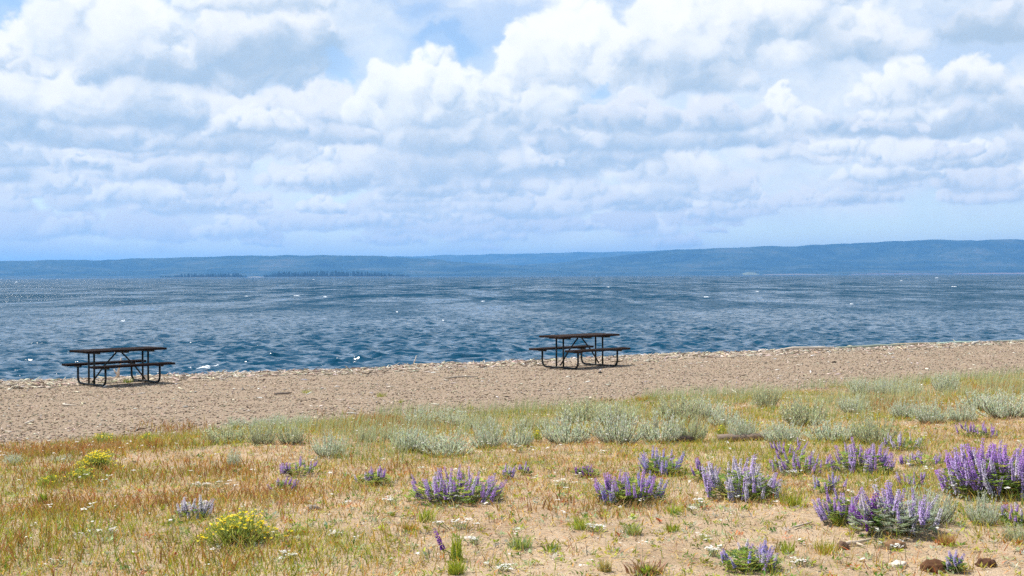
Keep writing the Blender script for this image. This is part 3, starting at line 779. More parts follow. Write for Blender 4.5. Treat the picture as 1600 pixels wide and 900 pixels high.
# pale upright grass among the sagebrush
B = Bits(); P = scatter(24000, 11, 30, 11.2, 16.6, .52, .2)
px, py = project(P[:, 0], P[:, 1], P[:, 2]); q = fbm(P[:, 0] * .8 + 3, P[:, 1] * .8, 3, .5, 3) + .35 * sstep(250, 700, px) - .25 * sstep(13.2, 11.2, tdist(P[:, 0], P[:, 1]))
P = P[(q > .22) & (px > 230)]; n = len(P); h = rnd(.08, .24, n); a = rnd(-.7, 1.2, n); l = h * rnd(.05, .4, n)
blades(B, P, h, rnd(.004, .008, n), np.stack([np.cos(a) * l, np.sin(a) * l], -1), rnd(0, 6.28, n), pal(n, [SAGE, (.34, .40, .18)], [1, 1]), pal(n, [(.56, .56, .30), (.60, .56, .22), (.48, .54, .32)], [1, 1, 1]))
tag(link('sage_grass', B.mesh('sage_grass', M_LEAF)), 'pale upright grass growing among the sagebrush belt', kind='stuff')

# beach: chips of bark and wood, pebbles
B = Bits(); P = scatter(64000, 13, 60, 14.8, 34.7, .48, .5); n = len(P); P[:, 2] += rnd(-.002, .008, n)
t = tdist(P[:, 0], P[:, 1]); k = rg.random(n) < np.clip((t - 27.5) / 6, .06, .6)
col = np.where(k[:, None], pal(n, [(.62, .54, .44), (.54, .45, .34), (.42, .33, .24), (.74, .69, .60)], [2, 2, 1.4, .8]), pal(n, [(.22, .16, .115), (.36, .275, .195), (.10, .072, .05), (.56, .455, .325), (.42, .37, .29)], [2.0, 3.0, 1.0, 2.2, 1.2]))
shards(B, P, rnd(.022, .09, n), rnd(.012, .032, n), rnd(.004, .016, n), rnd(0, 6.28, n), col)
tag(link('beach_chips', B.mesh('beach_chips', M_WOODY)), 'brown bark chips and pebbles covering the beach', kind='stuff')
B = Bits(); P = scatter(4200, 24, 62, 28.6, 34.0, .48, 0); n = len(P); P[:, 2] += .012
shards(B, P, rnd(.08, .42, n), rnd(.015, .05, n), rnd(.012, .035, n), rnd(0, 6.28, n), pal(n, [(.56, .48, .38), (.44, .35, .26), (.20, .15, .11), (.70, .64, .55)], [2.2, 2, 1.6, .7]), .5)
P = scatter(500, 14, 50, 15.5, 33, .48, .3); n = len(P); P[:, 2] += .01
shards(B, P, rnd(.06, .25, n), rnd(.012, .035, n), rnd(.01, .022, n), rnd(0, 6.28, n), pal(n, [(.70, .62, .52), (.80, .77, .70), (.14, .10, .08)], [2, 1, .8]), .4)
tag(link('driftwood_litter', B.mesh('driftwood_litter', M_WOODY)), 'bleached driftwood bits strewn along the beach crest', kind='stuff')
B = Bits(); P = scatter(24000, 5.2, 20, -40, 15.5, .52, 1.0); px, py, g, bare, nz, n2 = zones(P); P = P[rg.random(len(P)) < bare * .9 + .1]; n = len(P)
shards(B, P, rnd(.006, .022, n), rnd(.005, .016, n), rnd(.003, .010, n), rnd(0, 6.28, n), pal(n, [(.46, .34, .22), (.64, .55, .43), (.20, .14, .09), (.74, .69, .60)], [3, 2, 1.8, 1.0]))
tag(link('soil_grit', B.mesh('soil_grit', M_WOODY)), 'small stones and crumbs on the bare sandy soil', kind='stuff')
# tiny white blossoms
def disc(B, c, r, col, nrm=(0, 0, 1), k=6, dome=.25):
    n = Vector(nrm).normalized(); u = n.orthogonal().normalized(); w = n.cross(u); c = Vector(c)
    V = [c + n * r * dome] + [c + (u * math.cos(6.2832 * i / k) + w * math.sin(6.2832 * i / k)) * r * rg.uniform(.75, 1.15) for i in range(k)]
    B.add([tuple(v) for v in V], [(0, 1 + i, 1 + (i + 1) % k) for i in range(k)], [np.array(col) * (.92 if i else 1) for i in range(k + 1)])
B = Bits(); P = scatter(520, 5.6, 19, -40, 15.2, .52, .8)
for p in P:
    m = rg.integers(1, 6); h = rnd(.05, .15); q = p + np.array([rnd(-.02, .02), rnd(-.02, .02), 0])
    blades(B, q[None], np.array([h]), .0035, np.zeros((1, 2)), np.array([rnd(0, 6)]), np.array([[.3, .34, .16]]), np.array([[.4, .42, .24]]))
    for k in range(m): disc(B, q + np.array([rg.normal(0, .014), rg.normal(0, .014), h + rnd(-.006, .008)]), rnd(.006, .013), (.84, .82, .74), (rnd(-.3, .3), rnd(-.3, .3), 1), 5)
tag(link('white_blossoms', B.mesh('white_blossoms', M_PETAL)), 'tiny white blossoms dotted through the meadow', kind='stuff')

# ------------------------------------------------------------------ lupines
FAM = {  # floret colours: main, second, tip bud
    'violet': ((.45, .20, .68), (.60, .38, .78), (.32, .11, .46)),
    'lilac': ((.54, .36, .76), (.66, .52, .82), (.40, .25, .58)),
    'pale': ((.66, .58, .76), (.76, .70, .80), (.48, .40, .60)),
    'blue': ((.38, .31, .78), (.52, .45, .82), (.30, .22, .58)),
    'deep': ((.25, .045, .44), (.34, .08, .54), (.16, .03, .28)),
    'white': ((.74, .70, .76), (.82, .80, .80), (.58, .52, .60))}
def spike_mesh(fam, seed):
    """one flower spike, 0.15 m tall: whorls of small two-lipped florets round a stalk"""
    r = np.random.default_rng(seed); B = Bits(); H = .15; nw = 13
    V, Fc = tube_arrays([(0, 0, -.03), (0, 0, H * .5), (.004, 0, H)], [.0032, .0026, .001], 4); B.add(V, Fc, np.tile(np.array([.22, .24, .12]), (len(V), 1)))
    a, b, tip = FAM[fam]
    for k in range(nw):
        u = k / (nw - 1); z = H * u; sz = .0150 * (1 - .45 * u) * r.uniform(.8, 1.15); nf = int(r.integers(4, 7)) if u < .75 else 4
        for j in range(nf):
            t = 6.2832 * (j + .5 * (k % 2)) / nf + r.normal(0, .2); d = np.array([math.cos(t), math.sin(t), 0]); s = np.array([-d[1], d[0], 0])
            p = d * .003 + np.array([.004 * u, 0, z + r.normal(0, .002)]); up = np.array([0, 0, 1.0])
            c = np.array(tip if u > .85 else (a if r.random() < .6 else b)) * r.uniform(.85, 1.15); c2 = np.clip(np.array(b) * r.uniform(.95, 1.2), 0, .9)
            o = p + d * sz
            B.add([p, o + up * sz * .55 + s * sz * .45, o + up * sz * .75, o + up * sz * .55 - s * sz * .45, o + d * sz * .25 - up * sz * .15 + s * sz * .22, o + d * sz * .25 - up * sz * .15 - s * sz * .22],
                  [(0, 1, 2), (0, 2, 3), (0, 4, 1), (0, 3, 5), (4, 5, 0), (1, 4, 2), (3, 2, 5)], [c, c2, c, c2, c * .9, c * .9])
    return B.mesh('flower_spike', M_PETAL)
SPIKES = {f: [spike_mesh(f, 10 * i + k) for k in range(4)] for i, f in enumerate(FAM)}
def palmate(B, p, d, R, col):
    """a hand of seven leaflets"""
    m = 7; a = np.linspace(-2.4, 2.4, m) + rg.normal(0, .15, m)
    d = np.array(d); d = d / np.linalg.norm(d); h = np.cross(d, [0, 0, 1.0]); h = h / (np.linalg.norm(h) + 1e-6); f = np.array([d[0], d[1], .25]); f /= np.linalg.norm(f)
    D = np.cos(a)[:, None] * f + np.sin(a)[:, None] * h + np.array([0, 0, .28])
    leaves(B, np.tile(p, (m, 1)), D, R * rnd(.8, 1.15, m), R * .26, np.clip(col * rg.normal(1, .14, (m, 1)), .01, .9))
def lupine(px, py, wpx, hpx, fams, n, label, leafy=1.0, green=0, size=1.0, lean=.25):
    p = at(px, py); s = p.y / F_PX; W, H = wpx * s, hpx * s
    t = link('lupine', None, None, p); tag(t, label, 'lupine', 'lupines in the meadow')
    SB, LB = Bits(), Bits()
    kids = []
    n = int(n * (2.0 if n > 50 else 1.75))
    for k in range(n):
        rr = math.sqrt(rg.random()); a = rnd(0, 6.2832); x, y = rr * math.cos(a) * W * .5, rr * math.sin(a) * min(W * .5, .30)
        z = H * rnd(.45, 1.0) * (1 - .3 * rr * rr)
        sl = min(.15 * size, max(.05, H * .42)) * rnd(.65, 1.2); z0 = max(z - sl, .02)
        b = Vector((x * .35, y * .35, -.01)); e = Vector((x, y, z0)); dirn = Vector((x * 1.6 * lean / max(W * .5, .05) + rnd(-.3, .3), y * lean + rnd(-.2, .2), 1)).normalized()
        V, Fc = tube_arrays([b, b.lerp(e, .5) + Vector((0, 0, .02)), e], [.004, .0035, .003], 4); SB.add(V, Fc, np.tile(np.array([.24, .27, .12]) * rnd(.7, 1.1), (len(V), 1)))
        fam = fams[int(rg.integers(0, len(fams)))]
        if fam in ('violet', 'lilac', 'blue') and rg.random() < .08: fam = 'pale'        # a few fading spikes
        o = link('flower_spike', SPIKES[fam][int(rg.integers(0, 4))], t, e)
        o.rotation_euler = (Matrix.Rotation(0, 3, 'Z') @ dirn.to_track_quat('Z', 'Y').to_matrix()).to_euler(); o.scale = (max(sl / .15, .55) * rnd(.75, 1.05),) * 2 + (sl / .15,)
    nl = int((14 + n * 4.2) * leafy)
    gr = [(.32, .42, .07), (.17, .28, .05), (.45, .50, .09), (.23, .33, .09)] if not green else [(.40, .45, .33), (.34, .40, .26), (.46, .50, .38), (.28, .34, .16)]
    C = pal(nl, gr, [2, 2, 1.3, 1.2])
    for k in range(nl):
        rr = rg.random() ** .6; a = rnd(0, 6.2832); q = np.array([rr * math.cos(a) * W * .52, rr * math.sin(a) * min(W * .5, .3), H * rnd(.04, .58) * (1.05 - .5 * rr * rr)])
        palmate(LB, q, (q[0] + rg.normal(0, .05), q[1] + rg.normal(0, .05), .1), rnd(.022, .042) * (1.15 if H > .2 else .85), C[k])
    tag(link('stems', SB.mesh('stems', M_LEAF), t), kind='stuff'); link('foliage', LB.mesh('foliage', M_LEAF), t)
    return t
LUP = [
    (1552, 772, 160, 92, ['violet', 'lilac', 'violet'], 64, 'largest dense violet lupine clump at the right edge of the meadow', 1.25),
    (712, 782, 148, 56, ['violet', 'lilac'], 40, 'long low row of violet lupine spikes in the middle foreground'),
    (985, 783, 104, 56, ['violet', 'blue', 'violet'], 30, 'dark violet lupine clump below the rounder lilac one', 1.2),
    (1034, 741, 78, 46, ['lilac', 'blue'], 22, 'rounded lilac lupine clump right behind the dark violet one'),
    (1158, 778, 112, 70, ['pale', 'lilac', 'pale'], 32, 'pale pinkish-lavender lupine clump right of the dark violet one'),
    (1345, 738, 92, 56, ['violet', 'lilac'], 26, 'violet lupine clump with bright green leaves behind the deep purple spikes'),
    (1412, 702, 64, 30, ['lilac', 'pale'], 12, 'small lilac lupine between the sagebrush and the largest clump'),
    (1528, 684, 64, 30, ['violet'], 12, 'small violet lupine behind the largest clump, beside the sagebrush'),
    (1318, 815, 76, 62, ['lilac', 'violet'], 18, 'loose lilac lupine left of the deep purple spikes'),
    (1250, 738, 96, 40, ['lilac', 'violet'], 18, 'thin scattered lupine left of the bright green-leaved violet clump', .7),
    (1172, 888, 92, 50, ['blue', 'lilac'], 14, 'green leafy lupine with few blue spikes at the bottom edge', 2.2),
    (466, 742, 56, 32, ['lilac', 'violet'], 10, 'small lupine left of centre, upper of a pair'),
    (444, 768, 42, 28, ['violet'], 8, 'small lupine left of centre, lower of a pair'),
    (584, 758, 56, 32, ['violet', 'lilac'], 11, 'small green lupine left of the long low violet row', 1.6),
    (304, 812, 54, 46, ['white', 'pale'], 16, 'whitish faded lupine behind the yellow-flowered bush', .12),
    (916, 744, 44, 20, ['deep', 'violet'], 9, 'low purple lupine left of the rounded lilac clump'),
    (1440, 728, 72, 28, ['lilac', 'violet'], 12, 'sparse lilac lupine touching the left of the largest clump', .8),
    (1428, 762, 50, 34, ['violet', 'lilac'], 7, 'thin violet lupine in front of the largest clump', .7),
    (1492, 893, 26, 36, ['blue'], 4, 'little blue-violet lupine between two brown clods at lower right'),
    (1570, 806, 18, 24, ['violet'], 3, 'lone violet lupine sprig on bare soil below the largest clump', .6),
    (1205, 770, 26, 34, ['lilac'], 5, 'slender lilac lupine on the right flank of the pale clump', .6),
    (818, 742, 26, 22, ['violet'], 3, 'tiny violet lupine right of the long low row', .7),
    (790, 748, 24, 30, ['lilac'], 4, 'slim lilac lupine at the right end of the long low row', .7),
    (1100, 752, 44, 40, ['violet', 'lilac'], 7, 'slim violet lupine left of the pale pinkish clump', .7),
    (1380, 612, 12, 18, ['blue'], 2, 'tiny blue lupine in front of the far pale sagebrush', .6),
    (1586, 820, 40, 36, ['pale', 'violet'], 6, 'faded lupine at the right edge below the largest clump', 1.0),
    (1232, 715, 60, 34, ['violet', 'lilac'], 10, 'thin violet lupine behind the scattered one, near the sagebrush', .6),
    (1290, 770, 60, 36, ['blue', 'lilac'], 9, 'small bluish lupine between the pale clump and the loose lilac one', .7),
]
for L in LUP: lupine(*L)
lupine(1395, 830, 126, 80, ['pale', 'lilac', 'lilac'], 20, 'silvery-leaved whitish lupine right of the deep purple spikes', 2.0, 1)
lupine(1364, 836, 30, 74, ['deep'], 5, 'deep purple larkspur-like spikes in front of silvery leaves', .6, 0, 1.25, .5)

# the single leaning spike near the bottom
p = at(712, 876); t = link('leaning_lupine', None, None, p); tag(t, 'single dark purple spike leaning left over a bright green tuft', 'lupine', 'lupines in the meadow')
s = p.y / F_PX
e = Vector((-20 * s, 0, 18 * s)); V, Fc = tube_arrays([(0, 0, 0), (-8 * s, 0, 12 * s), e], [.004, .0035, .003], 5); link('stem', mesh_np('stem', V, Fc, M_LEAF, np.tile(np.array([.2, .26, .08]), (len(V), 1))), t)
o = link('flower_spike', SPIKES['deep'][0], t, e); o.rotation_euler = (0, math.radians(-24), 0); o.scale = (.75, .75, .85)
B = Bits(); n = 70; a = rnd(0, 6.28, n); l = rnd(.01, .09, n); h = rnd(.06, .2, n)
blades(B, np.column_stack([rg.normal(0, .02, n), rg.normal(0, .02, n), np.full(n, -.01)]), h, rnd(.004, .009, n), np.stack([np.cos(a) * l, np.sin(a) * l], -1), rnd(0, 6.28, n), pal(n, [YGREEN, GREEN], [2, 1]), pal(n, [YGREEN, (.44, .46, .12)], [2, 1]))
link('blades', B.mesh('blades', M_LEAF), t)

# ------------------------------------------------------------------ sagebrush
def sage_variant(seed, tall=1.0, cols=None):
    """unit shrub (1 m wide, 1 m tall) of upswept silvery sprays; scaled when placed"""
    global rg
    keep, rg = rg, np.random.default_rng(seed)
    LB, SB = Bits(), Bits(); n = 86
    cols = cols or [(.70, .76, .57), (.62, .69, .49), (.78, .82, .66), (.52, .60, .33), (.76, .74, .45)]
    for k in range(n):
        a = rnd(0, 6.2832); rr = math.sqrt(rg.random()); b = np.array([math.cos(a) * rr * .22, math.sin(a) * rr * .22, 0]); Hh = rnd(.38, 1.08) * (1 - .35 * rr ** 2) * tall
        e = np.array([math.cos(a) * rr * .5, math.sin(a) * rr * .5, Hh]); m = (b + e) / 2 + np.array([math.cos(a), math.sin(a), 0]) * .06 * rr
        V, Fc = tube_arrays([tuple(b), tuple(m), tuple(e)], [.009, .006, .002], 3); SB.add(V, Fc, np.tile(np.array([.30, .27, .20]) * rnd(.6, 1.1), (len(V), 1)))
        q = 26; u = np.linspace(.2, 1, q) + rg.normal(0, .02, q); u2 = u[:, None]
        P = b * (1 - u2) ** 2 + 2 * m * u2 * (1 - u2) + e * u2 ** 2 + rg.normal(0, .012, (q, 3))
        az = rnd(0, 6.2832, q); d = np.stack([np.cos(az) * .5, np.sin(az) * .5, rnd(.8, 1.8, q)], -1) + (e - m)[None] * .6
        leaves(LB, P, d, rnd(.06, .12, q) * (1.1 - .35 * u), rnd(.012, .022, q), pal(q, cols, [3, 3, 2.2, 1.2, 1.0], .12))
    rg = keep
    return LB.mesh('foliage', M_SAGE), SB.mesh('stems', M_WOODY)
SV = [sage_variant(300 + k) for k in range(5)]
SV_G = [sage_variant(320 + k, 1.0, [(.62, .66, .42), (.56, .61, .36), (.70, .71, .46), (.44, .50, .22), (.70, .64, .34)]) for k in range(3)]
def sagebrush(px, py, wpx, hpx, label, green=False):
    p = at(px, py); s = p.y / F_PX
    t = link('sagebrush', None, None, p - Vector((0, 0, .02))); tag(t, label, 'shrub', 'silvery sagebrush along the meadow rim')
    f, st = (SV_G if green else SV)[int(rg.integers(0, 3 if green else 5))]
    w = wpx * s * 1.05; h = hpx * s * 1.16; rz = rnd(-.5, .5) + (math.pi if rg.random() < .5 else 0)
    parts = max(1, int(round(w / max(h * 1.25, .2))))
    for k in range(parts):                                     # a wide clump has several crowns
        x = (k + .5) / parts * w - w / 2 if parts > 1 else 0.0
        for nm, me in (('foliage', f), ('stems', st)):
            o = link(nm, me, t, (x, .06 * (k % 2), 0)); o.rotation_euler = (0, 0, rz + 1.3 * k); ww = w / parts * 1.25; o.scale = (ww, max(ww * .8, .22), h * (1 - .18 * ((k * 7) % 3) / 2))
    return t
SAGES = [
    (515, 712, 46, 36, 'round silver sagebrush standing alone left of the middle'),
    (697, 712, 78, 40, 'broad grey-green sagebrush above the long violet lupine row'),
    (640, 705, 52, 40, 'darker sagebrush left of the broad grey-green one'),
    (786, 700, 92, 44, 'wide pale sagebrush right of the broad grey-green one'),
    (886, 692, 70, 44, 'pale sagebrush between the wide pale one and the tallest clump'),
    (1000, 692, 138, 52, 'largest silvery sagebrush clump in the middle of the belt'),
    (1160, 688, 42, 40, 'upright sagebrush right of the dark weathered board'),
    (1254, 664, 66, 44, 'dark green bushy sagebrush on the right side', True),
    (1300, 690, 70, 36, 'soft pale sagebrush in front of the dark green bushy one'),
    (1364, 692, 62, 44, 'yellowish feathery sagebrush behind the bright green-leaved lupine', True),
    (1362, 616, 70, 26, 'far pale sagebrush at the right, left half of the twin clump'),
    (1415, 616, 60, 24, 'far pale sagebrush at the right, right half of the twin clump'),
    (1480, 660, 100, 36, 'long silvery sagebrush behind the small violet lupine'),
    (1412, 654, 40, 30, 'round grey sagebrush left of the long silvery one'),
    (1572, 652, 78, 42, 'tall silvery sagebrush at the right edge of the belt'),
    (1478, 612, 40, 30, 'small upright sagebrush on the far rim at right'),
    (1334, 644, 44, 28, 'small pale sagebrush below the far twin clump'),
    (352, 694, 60, 32, 'loose pale sagebrush at the left end of the belt', True),
    (432, 694, 90, 36, 'pale green sagebrush spreading left of the lone silver one', True),
    (366, 728, 20, 28, 'narrow bluish sagebrush sprig standing alone at left'),
    (385, 668, 60, 18, 'low pale sagebrush creeping onto the beach at left'),
    (452, 668, 70, 22, 'low wide sagebrush on the beach rim left of centre'),
    (590, 690, 60, 26, 'thin sagebrush behind the darker one, left of centre', True),
    (682, 664, 92, 28, 'far sagebrush on the beach rim above the broad grey-green one'),
    (748, 672, 50, 26, 'green-tinged sagebrush behind the wide pale one', True),
    (836, 672, 60, 22, 'low sagebrush left of the tall grassy pair', True),
    (912, 660, 74, 36, 'tall grassy sagebrush behind the largest clump, left of a pair', True),
    (962, 664, 60, 34, 'tall grassy sagebrush behind the largest clump, right of a pair', True),
    (1062, 656, 64, 40, 'upright yellow-green sagebrush behind the right of the largest clump', True),
    (1100, 654, 56, 34, 'silvery sagebrush at the back of the belt, right of centre'),
    (1082, 690, 46, 40, 'soft sagebrush at the right foot of the largest clump', True),
    (1134, 666, 44, 30, 'small sagebrush behind the upright one near the board'),
    (1198, 636, 40, 34, 'lone upright sagebrush on the beach rim right of centre', True),
    (1222, 690, 60, 34, 'pale sagebrush left of the soft one, behind thin lupines'),
    (1532, 640, 60, 30, 'grey sagebrush between the long silvery and the tall edge one'),
    (1536, 818, 44, 48, 'tall grey sprig of sagebrush on bare soil at lower right'),
    (1450, 816, 74, 58, 'grey-green sagebrush right of the silvery-leaved lupine'),
    (1590, 845, 40, 30, 'small sagebrush at the right edge near the bottom', True),
    (20, 726, 30, 20, 'small grey sagebrush at the far left edge of the meadow'),
    (96, 722, 32, 14, 'low grey sagebrush left of the bright yellow-flowered mound'),
]
for S in SAGES: sagebrush(*S)

# ------------------------------------------------------------------ yellow-flowered bushes
def yellow_bush(px, py, wpx, hpx, n, label, dens=1.0):
    p = at(px, py); s = p.y / F_PX; W, H = wpx * s, hpx * s
    t = link('yellow_bush', None, None, p); tag(t, label, 'flower bush', 'yellow-flowered bushes')
    LB, FB, SB = Bits(), Bits(), Bits(); m = int(800 * dens * (.5 + W))
    x, y = rg.normal(0, W * .24, m), rg.normal(0, min(W * .22, .16), m); top = H * np.clip(1 - (x / (W * .56)) ** 2, .15, 1)
    P = np.column_stack([x, y, top * rnd(.05, .85, m)]); a = rnd(0, 6.28, m)
    leaves(LB, P, np.stack([np.cos(a) * .6, np.sin(a) * .6, rnd(.4, 1.4, m)], -1), rnd(.025, .055, m), rnd(.004, .009, m), pal(m, [(.44, .48, .08), (.32, .40, .07), (.50, .52, .12), (.20, .28, .06)], [3, 2, 1.5, 1]))
    for k in range(int(n * 1.7)):
        xx, yy = rg.normal(0, W * .24), rg.normal(0, min(W * .22, .16)); zz = H * max(.2, 1 - (xx / (W * .56)) ** 2) * rnd(.5, 1.08)
        V, Fc = tube_arrays([(xx * .6, yy * .6, 0), (xx, yy, zz)], [.003, .002], 3); SB.add(V, Fc, np.tile(np.array([.26, .32, .08]), (len(V), 1)))
        for j in range(int(rg.integers(1, 4))): disc(FB, (xx + rg.normal(0, .012), yy + rg.normal(0, .012), zz + rnd(0, .01)), rnd(.006, .011), pal(1, [(.86, .66, .02), (.80, .56, .015), (.88, .74, .08)], [2, 1, 1], .06)[0], (rnd(-.4, .4), rnd(-.6, .1), 1), 6, .5)
    for nm, bb, mm in (('foliage', LB, M_LEAF), ('stems', SB, M_LEAF), ('flowers', FB, M_PETAL)): tag(link(nm, bb.mesh(nm, mm), t), kind='stuff' if nm != 'foliage' else None)
yellow_bush(152, 734, 66, 26, 85, 'bright yellow-flowered mound near the upper left of the meadow')
yellow_bush(374, 846, 118, 42, 80, 'largest yellow-flowered bush in the left foreground', 1.4)
yellow_bush(128, 752, 56, 20, 16, 'sparse yellow-flowered bush just below the bright yellow mound', .6)
yellow_bush(78, 760, 36, 16, 12, 'small yellow-flowered bush left of the sparse one', .6)
yellow_bush(160, 694, 40, 18, 12, 'yellow-flowered herb on the rusty rim at left', .5)
yellow_bush(232, 692, 30, 16, 8, 'thin yellow-flowered herb on the rim left of the sagebrush', .5)
yellow_bush(838, 690, 20, 16, 4, 'tiny yellow-flowered herb among the pale sagebrush', .4)
yellow_bush(1128, 684, 20, 20, 4, 'tiny yellow-flowered herb by the dark weathered board', .4)

# ------------------------------------------------------------------ yarrow with flat white heads
def yarrow(px, py, hpx, n, label, spread=16):
    p = at(px, py); s = p.y / F_PX
    t = link('yarrow', None, None, p); tag(t, label, 'yarrow', 'white-flowered yarrow in the meadow')
    LB, SB = Bits(), Bits()
    for k in range(n):
        x, y, z = rg.normal(0, spread * s * .6), rg.normal(0, .05), hpx * s * rnd(.7, 1.05)
        V, Fc = tube_arrays([(x * .5, y * .5, 0), (x * .8, y * .8, z * .6), (x, y, z)], [.003, .0025, .002], 4); SB.add(V, Fc, np.tile(np.array([.32, .35, .2]), (len(V), 1)))
        B = Bits()
        for j in range(11): disc(B, (rg.normal(0, .013), rg.normal(0, .013), rnd(-.003, .004)), rnd(.005, .009), np.array([.86, .84, .77]) * rnd(.88, 1.05), (rnd(-.25, .25), rnd(-.25, .25), 1), 5)
        link('flower_head', B.mesh('flower_head', M_PETAL), t, (x, y, z))
    m = 26 + 8 * n; a = rnd(0, 6.28, m); leaves(LB, np.column_stack([rg.normal(0, spread * s * .4, m), rg.normal(0, .04, m), rnd(.0, hpx * s * .5, m)]), np.stack([np.cos(a), np.sin(a), rnd(.3, 1.2, m)], -1), rnd(.02, .05, m), rnd(.004, .008, m), pal(m, [SAGE, (.26, .32, .14), OLIVE], [2, 2, 1]))
    tag(link('stems', SB.mesh('stems', M_LEAF), t), kind='stuff'); link('foliage', LB.mesh('foliage', M_LEAF), t)
for Y_ in [(322, 765, 12, 9, 'yarrow with many white heads above the whitish lupine', 40), (172, 838, 10, 4, 'yarrow with white heads left of the largest yellow bush', 18), (448, 876, 12, 6, 'yarrow with broad white heads on the olive grass near the bottom', 16),
           (722, 788, 14, 5, 'white yarrow in front of the long violet lupine row', 30), (610, 788, 12, 4, 'white yarrow left below the long violet lupine row', 16), (528, 840, 10, 3, 'small white yarrow on bare soil left of the leaning spike', 10),
           (718, 828, 14, 8, 'white yarrow group just above the bright green tuft', 24), (742, 850, 12, 5, 'white yarrow right of the leaning purple spike', 14), (1098, 794, 14, 4, 'white yarrow below the pale pinkish lupine', 16), (1080, 800, 10, 3, 'low white yarrow on the soil between two lupines', 10),
           (935, 830, 12, 5, 'white yarrow on the bare soil below the dark violet lupine', 14), (1112, 868, 16, 6, 'white yarrow left of the leafy lupine at the bottom', 14), (1392, 858, 10, 4, 'white yarrow beside the dead stick at lower right', 12), (1548, 812, 14, 5, 'white yarrow right of the tall grey sprig', 12),
           (1232, 745, 12, 4, 'white yarrow at the foot of the thin scattered lupine', 16), (782, 892, 10, 6, 'white yarrow low on the soil at the bottom, right of the tuft', 20), (1250, 882, 10, 5, 'white yarrow right of the leafy lupine at the bottom', 22), (148, 836, 8, 2, 'two small white yarrow heads at lower left', 8),
           (1100, 846, 8, 3, 'small white yarrow on bare soil above the leafy lupine', 12), (812, 706, 12, 4, 'white yarrow under the wide pale sagebrush', 14), (880, 762, 10, 4, 'white yarrow left of the dark violet lupine', 14)]: yarrow(*Y_)

# ------------------------------------------------------------------ separate tufts and little plants
def tuft(px, py, wpx, hpx, n, c0, c1, label, name='grass_tuft', wide=(.004, .009), cat='grass tuft', group='separate tufts of grass'):
    p = at(px, py); s = p.y / F_PX; W, H = wpx * s, hpx * s; B = Bits()
    x, y = rg.normal(0, W * .13, n).clip(-W * .3, W * .3), rg.normal(0, min(W * .13, .05), n).clip(-.1, .1); a = np.arctan2(y, x) + rg.normal(0, .6, n); l = rnd(.15, .55, n) * W * .5
    blades(B, np.column_stack([x, y, np.full(n, -.012)]), H * rnd(.5, 1.05, n), rnd(*wide, n), np.stack([np.cos(a) * l, np.sin(a) * l], -1), rnd(0, 6.28, n), pal(n, c0, [1] * len(c0)), pal(n, c1, [1] * len(c1)))
    o = link(name, B.mesh(name, M_LEAF), None, p); tag(o, label, cat, group); return o
YG = [YGREEN, (.22, .32, .06)]; YT = [YGREEN, (.46, .48, .12)]
